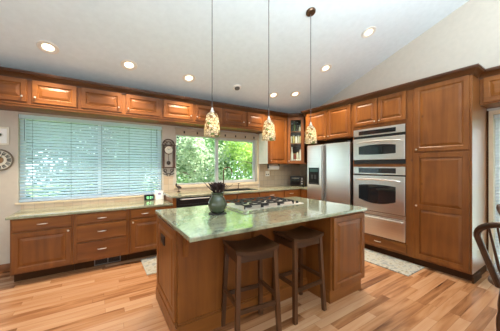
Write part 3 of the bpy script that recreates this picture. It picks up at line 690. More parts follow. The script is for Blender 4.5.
crown('crown moulding on the cabinet above the patio door', [(FX(3.95), -.882, .30, 0, 0)], CRY)

# refrigerator
XFG = 3.62; F = FX(XFG)
t = thing('refrigerator', 'stainless side-by-side refrigerator with a dispenser, left of the ovens', 'refrigerator', (3.95, 2.93, 0))
obj('body', MB().box(XFG + .065, XW - .02, 2.445, 3.425, .03, 1.785, .004), plain('dark_grey_case', (0.05, 0.05, 0.05), .4), t)
dl = obj('door', MB().fbox(F, -3.428, -3.010, .09, 1.80, -.06, 0, .014), STEEL, t)
drr = obj('door', MB().fbox(F, -2.992, -2.438, .09, 1.80, -.06, 0, .014), STEEL, t)
obj('base_grille', MB().fbox(F, -3.42, -2.445, .0, .08, -.10, -.05), BLACK, t)
obj('hinge_cover', MB().fbox(F, -2.53, -2.46, 1.801, 1.825, -.09, -.03, .006), BLACK, t)
obj('handle', MB().fbox(F, -3.066, -3.020, .12, 1.775, .0005, .030, .010), STEEL, dl)
obj('handle', MB().fbox(F, -2.988, -2.950, .12, 1.775, .0005, .028, .010), plain('grey_door_handle', (0.16, 0.15, 0.14), .35, .6), drr)
dsp = obj('dispenser', frame_rect(MB(), F, -3.375, -3.112, 1.01, 1.345, .012, .0005, .008, .002).fbox(F, -3.363, -3.124, 1.022, 1.333, .0006, .002), MBLACK, t)
obj('control_panel', MB().fbox(F, -3.355, -3.132, 1.262, 1.325, .0022, .006, .001), TEAL, dsp)
obj('paddle', MB().fbox(F, -3.30, -3.26, 1.12, 1.20, .003, .018, .003).fbox(F, -3.22, -3.18, 1.12, 1.20, .003, .018, .003), plain('grey_paddle', (.03, .034, .034), .5), dsp)
obj('drip_tray', MB().fbox(F, -3.355, -3.13, 1.024, 1.036, .003, .022, .002), plain('grey_tray', (.03, .034, .034), .5), dsp)

# ovens
XO = XR - .0008; F = FX(XO)
def lens(mb, F, r0, r1, u0, u1, n0, n1, bt, bb):
    """a pane whose top and bottom edges bow outward"""
    k = 14; vs = []; top = []; bot = []
    for n in (n0, n1):
        for i in range(k + 1):
            q = i / k; r = r0 + (r1 - r0) * q; s = 4 * q * (1 - q)
            vs.append(F.p(r, u0 - bb * s, n))
        for i in range(k, -1, -1):
            q = i / k; r = r0 + (r1 - r0) * q; s = 4 * q * (1 - q)
            vs.append(F.p(r, u1 + bt * s, n))
    m = 2 * (k + 1)
    return mb.add(vs, [tuple(range(m))[::-1], tuple(range(m, 2 * m))] + [(i, (i + 1) % m, m + (i + 1) % m, m + i) for i in range(m)])
O0, O1 = -2.383, -1.585
def arch_handle(F, u, rise, parent, dz=.0):
    pts = [F.p(O0 + .06 + (O1 - O0 - .12) * k / 16, u + rise * math.sin(PI * k / 16), .028 + .035 * math.sin(PI * k / 16) ** .5) for k in range(17)]
    return obj('handle', MB().tube(pts, .012, 8), STEEL, parent)
t = thing('wall_oven', 'upper stainless wall oven with a wide low window, over the larger oven', 'oven', F.p((O0 + O1) / 2, 1.41, 0), 'built-in ovens')
obj('trim_frame', MB().fbox(F, O0, O1, 1.412, 1.982, 0, .012, .002), BLACK, t)
cp = obj('control_panel', MB().fbox(F, O0, O1, 1.868, 1.982, .0122, .03, .004), STEEL, t)
obj('display', MB().fbox(F, O0 + .095, O1 - .12, 1.886, 1.952, .0302, .033, .001), BGLASS, cp)
dr = obj('door', MB().fbox(F, O0, O1, 1.478, 1.826, .0122, .035, .005), STEEL, t)
obj('window', lens(MB(), F, O0 + .10, O1 - .12, 1.570, 1.695, .0352, .038, .022, .010), BGLASS, dr)
arch_handle(F, 1.755, .016, dr)
t = thing('wall_oven', 'larger lower stainless wall oven between the small oven and the warming drawer', 'oven', F.p((O0 + O1) / 2, .655, 0), 'built-in ovens')
obj('trim_frame', MB().fbox(F, O0, O1, .664, 1.366, 0, .012, .002), BLACK, t)
cp = obj('control_panel', MB().fbox(F, O0, O1, 1.247, 1.366, .0122, .03, .004), STEEL, t)
obj('display', MB().fbox(F, O0 + .095, O1 - .12, 1.268, 1.348, .0302, .033, .001), BGLASS, cp)
dr = obj('door', MB().fbox(F, O0, O1, .668, 1.226, .0122, .035, .005), STEEL, t)
obj('window', lens(MB(), F, O0 + .10, O1 - .12, .845, 1.070, .0352, .038, .020, .055), BGLASS, dr)
arch_handle(F, 1.150, .020, dr)
t = thing('warming_drawer', 'stainless warming drawer with a lip handle below the larger oven', 'drawer', F.p((O0 + O1) / 2, .27, 0))
obj('trim_strip', MB().fbox(F, O0, O1, .610, .655, 0, .03, .003), STEEL, t)
obj('front', MB().fbox(F, O0, O1, .288, .600, 0, .032, .005), STEEL, t)
obj('handle', MB().fbox(F, O0 + .03, O1 - .03, .545, .575, .0325, .062, .008), STEEL, t)

# wall bits: outlets, paper towel, toaster oven
def outlet(label, F, r, u, w, h, n, mat, socks):
    t = thing('wall_outlet', label, 'outlet', F.p(r, u - h / 2, n))
    obj('plate', MB().fbox(F, r - w / 2, r + w / 2, u - h / 2, u + h / 2, n, n + .006, .002), mat, t)
    for q, v in socks: obj('socket', MB().fbox(F, r + q - .012, r + q + .012, u + v - .014, u + v + .014, n + .0062, n + .008, .002), BLACK if mat is not BLACK else IRON, t)
    return t
outlet('white outlet plate on the beige tile below the paper towel roll', FB(YB), 3.235, 1.205, .115, .12, .0095, WHITE, [(-.025, -.02), (.025, -.02)])
outlet('small white outlet high on the wall above the refrigerator crown', FX(XW), -3.845, 2.86, .075, .125, .001, WHITE, [(0, -.02)])
t = thing('paper_towel_holder', 'white paper towel roll on a holder under the tall wall cabinet', 'paper towel', (3.27, 4.10, 1.42))
obj('roll', MB().tube([(3.14, 4.10, 1.345), (3.40, 4.10, 1.345)], .048, 18), PAPER, t)
obj('rod', MB().tube([(3.11, 4.10, 1.345), (3.43, 4.10, 1.345)], .008, 8), BLACK, t)
for q in (3.11, 3.42): obj('bracket', MB().box(q, q + .012, 4.08, 4.12, 1.325, 1.4195, .002), BLACK, t)
t = thing('toaster_oven', 'small black toaster oven in the corner on the sink worktop', 'toaster oven', (3.90, 4.0, .915))
FT = Fr((3.90, 4.0, 0), (1, -1, 0), (-1, -1, 0))
obj('case', MB().fbox(FT, -.16, .16, .930, 1.135, -.12, .08, .012), DARKP, t)
obj('door', MB().fbox(FT, -.145, .06, .945, 1.12, .0802, .092, .004), BGLASS, t)
obj('handle', MB().tube([FT.p(-.12, 1.10, .0925), FT.p(-.12, 1.10, .112), FT.p(.04, 1.10, .112), FT.p(.04, 1.10, .0925)], .006, 6), NICKEL, t)
for k in range(3): obj('dial', MB().lathe([(.016, 0), (.016, .012), (.010, .015)], FT.p(.11, .97 + k * .055, .0802), 10, Matrix((FT.R, FT.N.cross(FT.R), FT.N)).transposed()), NICKEL, t)
for q in (-.13, .13):
    for n in (-.09, .05): obj('foot', MB().lathe([(.014, 0), (.012, .014)], FT.p(q, .9153, n), 8), BLACK, t)

# clocks and picture on the back wall
F = FB(YB)
cx = 1.025
t = thing('pendulum_clock', 'tall dark iron pendulum wall clock hanging between the two windows', 'clock', F.p(cx, 1.215, 0))
fm = MB().fbox(F, cx - .110, cx - .074, 1.36, 1.745, .002, .05, .004).fbox(F, cx + .074, cx + .110, 1.36, 1.745, .002, .05, .004).fbox(F, cx - .118, cx + .118, 1.345, 1.365, .002, .058, .003).fbox(F, cx - .118, cx + .118, 1.735, 1.757, .002, .058, .003)
fm.tube([F.p(cx + .10 * math.cos(PI * k / 14), 1.757 + .098 * math.sin(PI * k / 14), .02) for k in range(15)], .010, 8)
fm.tube([F.p(cx + .055 * math.cos(PI * k / 14), 1.757 + .055 * math.sin(PI * k / 14), .02) for k in range(15)], .006, 6)
for s in (-1, 1): fm.tube([F.p(cx + s * .05 + .028 * math.cos(2 * PI * k / 12), 1.79 + .024 * math.sin(2 * PI * k / 12), .02) for k in range(12)], .005, 6, closed=True)
obj('frame', fm, plain('dark_walnut', (0.075, 0.032, 0.016), .45), t)
sc_ = MB()
for s in (-1, 1):
    sc_.tube([F.p(cx + s * (.10 - .0062 * k), 1.345 - .010 * k + .016 * math.sin(k * .8), .018) for k in range(14)], .006, 6)
    sc_.tube([F.p(cx + s * .06 + .026 * math.cos(2 * PI * k / 12), 1.30 + .026 * math.sin(2 * PI * k / 12), .018) for k in range(12)], .006, 6, closed=True)
sc_.tube([F.p(cx - .10 + .0143 * k, 1.235 + .012 * math.cos(k * .9), .018) for k in range(15)], .006, 6)
obj('scrollwork', sc_, DARKP, t)
MBk = Matrix((F.R, F.N.cross(F.R), F.N)).transposed()
dd_ = obj('dial', MB().lathe([(.078, 0), (.078, .012), (.071, .018)], F.p(cx, 1.665, .0115), 28, MBk).fbox(F, cx - .088, cx + .088, 1.655, 1.675, .002, .011), DARKP, t)
obj('dial_face', MB().lathe([(.068, 0), (.068, .003)], F.p(cx, 1.665, .0297), 28, MBk), FACE, dd_)
hd = MB()
for ang, ln in ((2.2, .036), (.6, .050)): hd.tube([F.p(cx, 1.665, .0345), F.p(cx + ln * math.cos(ang), 1.665 + ln * math.sin(ang), .0345)], .002, 6)
obj('hand', hd, BLACK, dd_)
obj('pendulum', MB().tube([F.p(cx, 1.59, .015), F.p(cx, 1.46, .015)], .004, 6).lathe([(.034, 0), (.036, .006), (.02, .012)], F.p(cx, 1.435, .010), 18, MBk), DARKP, t)
cx, cz, cr = -1.100, 1.457, .136
t = thing('round_clock', 'round cream wall clock with dark numeral marks, left of the wide blind', 'clock', F.p(cx, cz - cr, 0))
obj('rim', MB().lathe([(cr, 0), (cr + .004, .010), (cr - .004, .028), (cr - .014, .022), (cr - .016, .0)], F.p(cx, cz, .001), 36, MBk, cap=False), plain('weathered_rim', (0.22, 0.17, 0.12), 0.7), t)
fc = obj('dial_face', MB().lathe([(cr - .014, 0), (cr - .014, .012)], F.p(cx, cz, .002), 36, MBk), FACE, t)
nm = MB()
for k in range(12):
    a = PI / 6 * k; c, s = math.cos(a), math.sin(a)
    for off in ((-.010, 0, .010) if k % 3 else (-.014, -.005, .005, .014)):
        p0 = F.p(cx + c * .074 - s * off, cz + s * .074 + c * off, .0152); p1 = F.p(cx + c * .114 - s * off * 1.4, cz + s * .114 + c * off * 1.4, .0152); nm.tube([p0, p1], .0042, 5)
obj('numeral', nm, BLACK, fc)
obj('centre', MB().lathe([(.046, 0), (.046, .004), (.03, .006)], F.p(cx, cz, .0145), 24, MBk), plain('brown_clock_centre', (0.25, 0.13, 0.05), 0.5), fc)
hd = MB()
for ang, ln in ((2.4, .06), (1.1, .085)): hd.tube([F.p(cx, cz, .022), F.p(cx + ln * math.cos(ang), cz + ln * math.sin(ang), .022)], .003, 6)
obj('hand', hd, BLACK, fc)
t = thing('framed_picture', 'small cream framed print of a dark leaf above the round clock', 'picture', F.p(-1.112, 1.655, 0))
obj('frame', frame_rect(MB(), F, -1.220, -1.004, 1.655, 1.888, .022, .001, .022, .004), FACE, t)
mt_ = obj('mat_board', MB().fbox(F, -1.199, -1.025, 1.676, 1.867, .002, .010), PAPER, t)
lf = MB(); P0 = (-1.095, 1.785); pts = []
for k in range(22):
    a = 2 * PI * k / 22 + .1; r_ = .042 if k % 2 else .016; pts.append((P0[0] + r_ * math.cos(a), P0[1] + r_ * .8 * math.sin(a)))
n = len(pts); lf.add([F.p(a, b, .0102) for a, b in pts] + [F.p(a, b, .0112) for a, b in pts] + [F.p(*P0, .0112)], [(n + i, n + (i + 1) % n, 2 * n) for i in range(n)] + [(i, (i + 1) % n, n + (i + 1) % n, n + i) for i in range(n)])
obj('leaf_print', lf, LEAFPRINT, mt_)

# on the low worktop: digital clock and card
t = thing('digital_clock', 'black digital clock with a green display on the low worktop', 'clock', (.695, 4.23, .80))
FC = Fr((.695, 4.215, 0), (1, 0, 0), (0, -1, 0))
obj('case', MB().fbox(FC, -.078, .078, .8003, .896, -.035, 0, .006), BLACK, t)
ds = obj('display', MB().fbox(FC, -.066, .066, .815, .878, .0002, .002), BGLASS, t)
dg = MB()
def seg7(mb, r, u, w, h, on):
    q = .0055
    S = {'a': (0, w, h - q, h), 'b': (w - q, w, h / 2, h), 'c': (w - q, w, 0, h / 2), 'd': (0, w, 0, q), 'e': (0, q, 0, h / 2), 'f': (0, q, h / 2, h), 'g': (0, w, h / 2 - q / 2, h / 2 + q / 2)}
    for k in on: a = S[k]; mb.fbox(FC, r + a[0], r + a[1], u + a[2], u + a[3], .0021, .0028)
for r, s in ((-.056, 'bc'), (-.030, 'abcdef'), (.010, 'abcdef'), (.036, 'bc')): seg7(dg, r, .826, .022, .042, s)
dg.fbox(FC, -.003, .001, .838, .842, .0021, .0028).fbox(FC, -.003, .001, .852, .856, .0021, .0028)
obj('digits', dg, LCD, ds)
t = thing('greeting_card', 'white card with a lilac flower standing right of the digital clock', 'card', (.865, 4.22, .80))
FK = Fr((.865, 4.235, 0), (1, 0, 0), (0, -1, 0))
obj('sheet', MB().add([FK.p(-.066, .8003, 0), FK.p(.066, .8003, 0), FK.p(.066, .95, -.02), FK.p(-.066, .95, -.02), FK.p(-.066, .8003, -.002), FK.p(.066, .8003, -.002), FK.p(.066, .95, -.022), FK.p(-.066, .95, -.022)],
                      [(0, 1, 2, 3), (7, 6, 5, 4), (0, 4, 5, 1), (1, 5, 6, 2), (2, 6, 7, 3), (3, 7, 4, 0)])
    .add([FK.p(-.066, .8003, -.040), FK.p(.066, .8003, -.040), FK.p(.066, .95, -.0225), FK.p(-.066, .95, -.0225), FK.p(-.066, .8003, -.042), FK.p(.066, .8003, -.042), FK.p(.066, .95, -.0245), FK.p(-.066, .95, -.0245)],
                      [(0, 1, 2, 3), (7, 6, 5, 4), (0, 4, 5, 1), (1, 5, 6, 2), (2, 6, 7, 3), (3, 7, 4, 0)]), PAPER, t)
fl = MB()
for k in range(6):
    a = PI / 3 * k; fl.lathe([(.011, 0), (.010, .001)], FK.p(.015 * math.cos(a), .893 + .015 * math.sin(a), -.0115), 10, Matrix((FK.R, FK.N.cross(FK.R), FK.N)).transposed())
obj('flower_print', fl, PURPLE, t)

# ------------------------------------------------------------------ island
IX0, IX1, IY0, IY1 = .486, 2.506, 1.473, 2.604
t = thing('kitchen_island', 'wooden kitchen island with a knee space for the two stools', 'island', (1.5, 2.1, 0))
obj('body', MB().box(.51, 1.93, 1.84, 2.572, .002, .882, .002), WZ, t)
FI = FX(.51)
ep = obj('end_panel', MB().panel(FI, -2.545, -1.865, .14, .868, .0005, .020), WZ, t)
obj('plinth', MB().fbox(FI, -2.573, -1.80, 0.0, .125, .0005, .022, .003).fbox(FI, -2.573, -1.80, .125, .138, .0005, .012, .003).fbox(FB(1.839), .4875, 1.93, 0, .125, .0005, .022, .003).fbox(FB(1.839), .4985, 1.93, .125, .138, .0005, .012, .003), WX, t)
obj('end_cabinet', MB().box(1.931, 2.496, 1.513, 2.572, .13, .882, .002), WZ, t)
FE = FB(1.513)
obj('door', MB().panel(FE, 1.956, 2.486, .135, .862, .0005, .022), WZ, t)
obj('end_cabinet_plinth', MB().box(1.931, 2.462, 1.520, 2.56, 0, .1295, .003), WX, t)
cb = MB(); FQ = FX(.575)
pr = [(1.8395, .8815), (1.8395, .665), (1.815, .66), (1.805, .69), (1.795, .75), (1.765, .82), (1.70, .862), (1.665, .868), (1.665, .8815)]
for x0 in (.5515, 1.20):
    cb = MB(); x1 = x0 + .034; n = len(pr)
    cb.add([(x0, y, z) for y, z in pr] + [(x1, y, z) for y, z in pr], [tuple(range(n)), tuple(range(n, 2 * n))[::-1]] + [(i, (i + 1) % n, n + (i + 1) % n, n + i) for i in range(n)])
    obj('corbel', cb, WZ, t)
tag(obj('island_worktop', MB().box(IX0, IX1, IY0, IY1, .8825, .915, .007), GR), 'large polished green and beige granite top on the island', 'worktop')
outlet('black outlet plate on the left end of the island', FX(.51), -2.25, .70, .14, .085, .0205, BLACK, [(-.03, 0), (.03, 0)])

# cooktop
KX0, KX1, KY0, KY1 = 1.25, 2.12, 2.06, 2.54
t = thing('gas_cooktop', 'gas cooktop with black iron grates set in the island worktop', 'cooktop', ((KX0 + KX1) / 2, (KY0 + KY1) / 2, .915))
obj('tray', MB().box(KX0, KX1, KY0, KY1, .9153, .922, .003), plain('brushed_tray_steel', (0.72, 0.70, 0.66), .38, .8), t)
xs = [KX0 + .02 + (KX1 - KX0 - .16) * k / 3 for k in range(4)]
for k in range(3):
    a, b = xs[k] + .004, xs[k + 1] - .004; y0, y1 = KY0 + .03, KY1 - .03; z = .968; g = MB(); q = .006
    for yy in (y0, (y0 + y1) / 2, y1): g.box(a, b, yy - q, yy + q, z - .012, z, .002)
    for xx in (a + q, b - q): g.box(xx - q, xx + q, y0, y1, z - .012, z, .002)
    for yc in ((y0 * 3 + y1) / 4, (y0 + y1 * 3) / 4):
        xc = (a + b) / 2
        for an in range(4):
            d = Vector((math.cos(an * PI / 2), math.sin(an * PI / 2), 0)); ln = (b - a) / 2 if an % 2 == 0 else (y1 - y0) / 4
            p0 = Vector((xc, yc, z - .004)); g.bar(p0 + d * .022, p0 + d * (ln - .002), .010, .012)
    for xx in (a + q, b - q):
        for yy in (y0, y1): g.box(xx - q, xx + q, yy - q, yy + q, .9222, z - .01)
    obj('grate', g, IRON, t)
    for yc in ((y0 * 3 + y1) / 4, (y0 + y1 * 3) / 4):
        obj('burner', MB().lathe([(.045, 0), (.045, .010), (.034, .014), (.034, .020), (.006, .022)], ((a + b) / 2, yc, .9222), 18), IRON, t)
for k in range(6):
    obj('knob', MB().lathe([(.019, 0), (.019, .004), (.015, .006), (.014, .024), (.010, .027)], (KX1 - .065, KY0 + .05 + k * .075, .9222), 14), BLACK, t)

# vase on a coaster with dried flowers
vx, vy = .965, 2.085
tag(obj('coaster', MB().lathe([(.082, 0), (.088, .003), (.088, .007), (.082, .010)], (vx, vy, .9153), 28), IRON), 'round dark coaster under the green vase', 'coaster')
t = thing('vase', 'rounded green glazed vase on the island beside the cooktop', 'vase', (vx, vy, .9255))
vp = [(.054, 0), (.062, .004), (.078, .026), (.090, .058), (.093, .080), (.086, .112), (.070, .142), (.058, .160), (.056, .178), (.061, .192), (.063, .197), (.055, .195), (.049, .178), (.050, .160)]
obj('body', MB().lathe(vp, (vx, vy, .9256), 32, cap=False).lathe([(.05, 0), (.049, .002)], (vx, vy, .9256), 32), VERD, t)
t = thing('dried_flower', 'dark dried artichoke bloom with pointed leaves standing in the green vase', 'dried flower', (vx, vy, 1.14))
obj('stem', MB().tube([(vx, vy, .97), (vx, vy, 1.15)], .008, 8), STEM, t)
rng = random.Random(3)
for ring, (n, r0, rise, ln) in enumerate(((7, .026, .95, .085), (6, .020, 1.15, .085), (4, .010, 1.40, .080))):
    pm = MB()
    for k in range(n):
        a = 2 * PI * k / n + ring * .4; el = rise + rng.uniform(-.1, .1); d = Vector((math.cos(a) * math.cos(el), math.sin(a) * math.cos(el), math.sin(el))); sd = Vector((-math.sin(a), math.cos(a), 0))
        b0 = Vector((vx, vy, 1.145)) + Vector((math.cos(a), math.sin(a), 0)) * r0; nr = d.cross(sd) * .004
        m1 = b0 + d * ln * .55 + nr * 2; tp = b0 + d * ln - nr * 3; wd = .026
        pm.add([b0 - sd * .010, b0 + sd * .010, m1 + sd * wd, tp, m1 - sd * wd, b0 - sd * .010 + nr, b0 + sd * .010 + nr, m1 + sd * wd + nr, tp + nr, m1 - sd * wd + nr],
               [(0, 1, 2, 3, 4), (9, 8, 7, 6, 5), (0, 5, 6, 1), (1, 6, 7, 2), (2, 7, 8, 3), (3, 8, 9, 4), (4, 9, 5, 0)])
    obj('petals', pm, PETAL, t)
lm = MB()
for k in range(11):
    a = (-.52, 2.65, .2, 1.1, 1.9, 3.6, 4.3, 5.0, 5.6, 2.3, 3.1)[k]; ln = (.15, .19, .11, .11, .10, .10, .10, .11, .11, .12, .12)[k]; el = (.62, .80, .7, .8, .9, .7, .8, .8, .75, .95, .75)[k]
    d = Vector((math.cos(a) * math.cos(el), math.sin(a) * math.cos(el), math.sin(el))); sd = Vector((-math.sin(a), math.cos(a), 0)); b0 = Vector((vx, vy, 1.115)) + Vector((math.cos(a), math.sin(a), 0)) * .03
    nr = d.cross(sd) * .003; m1 = b0 + d * ln * .4; tp = b0 + d * ln; wd = .017
    lm.add([b0 - sd * .006, b0 + sd * .006, m1 + sd * wd, tp, m1 - sd * wd, b0 - sd * .006 + nr, b0 + sd * .006 + nr, m1 + sd * wd + nr, tp + nr, m1 - sd * wd + nr],
           [(0, 1, 2, 3, 4), (9, 8, 7, 6, 5), (0, 5, 6, 1), (1, 6, 7, 2), (2, 7, 8, 3), (3, 8, 9, 4), (4, 9, 5, 0)])
obj('leaves', lm, PETAL, t)

# ------------------------------------------------------------------ stools
def make_stool(label, loc, rz):
    t = thing('bar_stool', label, 'stool', (0, 0, 0), 'saddle stools at the island')
    W2_, D2, ZT, T = .190, .155, .747, .036
    s = MB(); nx, ny = 16, 6; top = []; 
    def dip(x): return .028 * (1 - (x / W2_) ** 2)
    for i in range(nx + 1):
        x = -W2_ + 2 * W2_ * i / nx
        for j in range(ny + 1):
            y = -D2 + 2 * D2 * j / ny; e = .006 if j in (0, ny) or i in (0, nx) else 0
            s.v.append((x, y, ZT - dip(x) - e))
    m = len(s.v)
    for i in range(nx + 1):
        x = -W2_ + 2 * W2_ * i / nx
        for j in range(ny + 1):
            y = -D2 + 2 * D2 * j / ny; s.v.append((x * .985, y * .985, ZT - T - dip(x) * .85))
    q = ny + 1
    for i in range(nx):
        for j in range(ny):
            a = i * q + j; s.f.append((a, a + q, a + q + 1, a + 1)); s.f.append((m + a, m + a + 1, m + a + q + 1, m + a + q))
    for i in range(nx):
        for j in (0, ny): a = i * q + j; s.f.append((a, a + q, m + a + q, m + a))
    for j in range(ny):
        for i in (0, nx): a = i * q + j; s.f.append((a, a + 1, m + a + 1, m + a))
    obj('seat', s, STX, t)
    L_ = {}
    for sx in (-1, 1):
        for sy in (-1, 1):
            p0 = Vector((sx * .186, sy * .160, 0)); p1 = Vector((sx * .160, sy * .125, ZT - T - .006)); L_[sx, sy] = (p0, p1)
            obj('leg', MB().quadbar(p0, p1, .017, .017), STZ, t)
    at = lambda sx, sy, z: L_[sx, sy][0].lerp(L_[sx, sy][1], z / (ZT - T - .006))
    ap = MB()
    for sy in (-1, 1): ap.bar(at(-1, sy, .665) + Vector((.017, 0, 0)), at(1, sy, .665) - Vector((.017, 0, 0)), .020, .052)
    for sx in (-1, 1): ap.bar(at(sx, -1, .665) + Vector((0, .017, 0)), at(sx, 1, .665) - Vector((0, .017, 0)), .020, .060)
    obj('apron', ap, STX, t)
    for sy in (-1, 1): obj('stretcher', MB().bar(at(-1, sy, .275) + Vector((.017, 0, 0)), at(1, sy, .275) - Vector((.017, 0, 0)), .020, .032), STX, t)
    for sx in (-1, 1): obj('stretcher', MB().bar(at(sx, -1, .32) + Vector((0, .017, 0)), at(sx, 1, .32) - Vector((0, .017, 0)), .020, .032), STZ, t)
    t.location = loc; t.rotation_euler = (0, 0, rz); return t
st = make_stool('dark wooden saddle stool nearer the left end of the island', (1.058, 1.640, 0), math.radians(-7))
dup(st, (1.622, 1.652, 0), 'dark wooden saddle stool beside the island end cabinet', (0, 0, math.radians(-1)))

# ------------------------------------------------------------------ rugs
def rug(label, x0, x1, y0, y1):
    m = MB(); m.box(x0, x1, y0, y1, .0006, .011, .003)
    return tag(obj('rug', m, RUG), label, 'rug')
rug('pale floral rug in front of the sink cabinets, behind the island', .495, 2.3, 3.165, 3.738)
rug('pale floral runner rug on the floor in front of the ovens', 3.23, 3.70, 1.367, 2.42)

# ------------------------------------------------------------------ pendants
def make_pendant(label, x, y):
    zc = zceil(y); zb = 1.665
    t = thing('pendant_light', label, 'pendant lamp', (x, y, zb), 'pendants above the island')
    M = Matrix.Rotation(-TH, 3, 'X')
    obj('canopy', MB().lathe([(.062, .0), (.062, -.012), (.050, -.026), (.012, -.032)], Vector((x, y, zc)) + M @ Vector((0, 0, -.0015)), 24, M), BRONZE, t)
    obj('cord', MB().tube([(x, y, zb + .262), (x, y, zc - .028)], .0042, 8), plain('grey_cord', (.10, .09, .085), .5), t)
    obj('socket', MB().lathe([(.022, .215), (.020, .235), (.013, .245), (.010, .265), (.005, .268)], (x, y, zb), 16), NICKEL, t)
    sp_ = [(.077, 0), (.0755, .03), (.072, .075), (.067, .12), (.061, .165), (.053, .195), (.040, .212), (.024, .221)]
    obj('shade', MB().lathe(sp_ + [(r - .004, h - .003 if i else h) for i, (r, h) in list(enumerate(sp_))[::-1]], (x, y, zb), 30, cap=False), MOSAIC, t)
    obj('bulb', MB().lathe([(.004, .06), (.018, .068), (.026, .088), (.024, .11), (.013, .135), (.012, .155)], (x, y, zb), 14), BULB, t)
    return t
p0 = make_pendant('mosaic glass pendant lamp above the vase, leftmost of three', .893, 2.05)
dup(p0, (1.568, 2.05, 1.665), 'mosaic glass pendant lamp above the cooktop, middle of three')
dup(p0, (2.232, 2.05, 1.665), 'mosaic glass pendant lamp in front of the refrigerator, with its canopy in view')

# ------------------------------------------------------------------ ceiling lights and smoke detector
def ceil_at(x, y, off=0.0): return Vector((x, y, zceil(y))) + Vector((0, -math.sin(TH), -math.cos(TH))) * off
def make_down(label, x, y):
    t = thing('recessed_light', label, 'ceiling light', (0, 0, 0), 'recessed ceiling lights')
    obj('trim_ring', MB().lathe([(.058, -.0015), (.060, -.004), (.078, -.012), (.100, -.010), (.104, -.0015)], (0, 0, 0), 30, cap=False), plain('beige_trim_ring', (0.72, 0.66, 0.58), 0.5), t)
    obj('lens', MB().lathe([(.0585, -.0016), (.05, -.0035), (.03, -.004), (.002, -.0042)], (0, 0, 0), 24), LAMP, t)
    t.location = ceil_at(x, y); t.rotation_euler = (-TH, 0, 0)
    return t
DLP = [(-.519, 3.61), (.336, 3.62), (1.186, 3.63), (2.881, 3.615), (3.32, 3.46), (3.33, 2.71), (3.347, 1.945)]
DLL = ['recessed ceiling light above the left part of the wide blind', 'recessed ceiling light above the right part of the wide blind', 'recessed ceiling light above the sink window, left of the smoke detector',
       'recessed ceiling light just right of the smoke detector', 'recessed ceiling light near the corner, above the glass-door cabinet', 'recessed ceiling light above the refrigerator', 'recessed ceiling light nearest the picture top, above the oven tower']
d0 = None
for (x, y), lb in zip(DLP, DLL):
    if d0 is None: d0 = make_down(lb, x, y)
    else: dup(d0, ceil_at(x, y), lb, (-TH, 0, 0))
    ld = bpy.data.lights.new('downlight_beam', 'SPOT'); ld.energy = 75; ld.color = (1.0, .84, .64); ld.spot_size = 1.9; ld.spot_blend = .9; ld.shadow_soft_size = .06
    lo = bpy.data.objects.new('downlight_beam', ld); C.objects.link(lo); lo.location = ceil_at(x, y, .03)
t = thing('smoke_detector', 'round white smoke detector with a grey vent on the ceiling', 'smoke detector', (0, 0, 0))
obj('base', MB().lathe([(.075, -.0015), (.075, -.012), (.068, -.020), (.058, -.022)], (0, 0, 0), 28), WHITE, t)
obj('vent', MB().lathe([(.046, -.0222), (.044, -.040), (.030, -.046), (.004, -.047)], (0, 0, 0), 24), plain('grey_detector_vent', (.13, .125, .115), .6), t)
t.location = ceil_at(2.048, 3.607); t.rotation_euler = (-TH, 0, 0)

# ------------------------------------------------------------------ dining chairs at the right edge
def make_chair(label, loc, rz):
    """bow-back chair; local +y is the way it faces, seat centre at the origin"""
    t = thing('dining_chair', label, 'chair', (0, 0, 0), 'bow-back dining chairs')
    SH = .45; seat = MB(); n = 28; ring = []
    prof = [(.92, SH - .035), (1.0, SH - .022), (1.0, SH - .006), (.96, SH), (.5, SH - .010), (.05, SH - .012)]
    for k, (s, z) in enumerate(prof):
        for i in range(n):
            a = 2 * PI * i / n; c, q = math.cos(a), math.sin(a)
            x = .225 * (abs(c) ** .75) * (1 if c > 0 else -1); y = .215 * (abs(q) ** .75) * (1 if q > 0 else -1); seat.v.append((x * s, y * s, z))
    for k in range(len(prof) - 1):
        for i in range(n): seat.f.append((k * n + i, k * n + (i + 1) % n, (k + 1) * n + (i + 1) % n, (k + 1) * n + i))
    seat.f += [tuple(range(n))[::-1], tuple((len(prof) - 1) * n + i for i in range(n))]
    obj('seat', seat, STX, t)
    for sx in (-1, 1):
        for sy in (-1, 1):
            a, b = Vector((sx * .15, sy * .15 + .03, 0)), Vector((sx * .13, sy * .12 + .02, SH - .034))
            obj('leg', MB().tube([a.lerp(b, k / 8) for k in range(9)], [.012, .014, .020, .022, .016, .021, .020, .016, .013], 10), STX, t)
    H = .53; tilt = .52
    def bk(x, z): return Vector((x, -.185 - z * tilt - .03 * (1 - (x / .24) ** 2), SH + z))
    hoop = []
    for k in range(9): hoop.append(bk(-(.135 + .075 * k / 9), .40 * k / 9 - .004))
    for k in range(19): a = PI * k / 18; hoop.append(bk(-.21 * math.cos(a), .40 + (H - .40) * math.sin(a) ** .9))
    for k in range(8, -1, -1): hoop.append(bk(.135 + .075 * k / 9, .40 * k / 9 - .004))
    obj('back_bow', MB().tube(hoop, .022, 10), STX, t)
    for k in range(7):
        x = -.135 + .27 * k / 6; zt = .40 + (H - .40) * (1 - (x / .21) ** 2) ** .45 - .01
        obj('spindle', MB().tube([bk(x * .66, -.004), bk(x * .86, zt * .35), bk(x, zt * .98)], [.008, .0105, .007], 8), STX, t)
    obj('stretcher', MB().tube([(-.14, .03, .2), (0, .03, .2), (.14, .03, .2)], [.009, .014, .009], 8).tube([(-.14, -.10, .2), (-.14, .03, .2), (-.14, .16, .2)], .010, 8).tube([(.14, -.10, .2), (.14, .03, .2), (.14, .16, .2)], .010, 8), STX, t)
    t.location = loc; t.rotation_euler = (0, 0, rz); return t
ch = make_chair('dark bow-back dining chair in front of the tall pantry, its back leaning towards the island', (2.81, .34, 0), -PI / 2)
dup(ch, (3.37, .11, 0), 'second dark bow-back chair, just its edge showing before the patio door blind', (0, 0, PI))

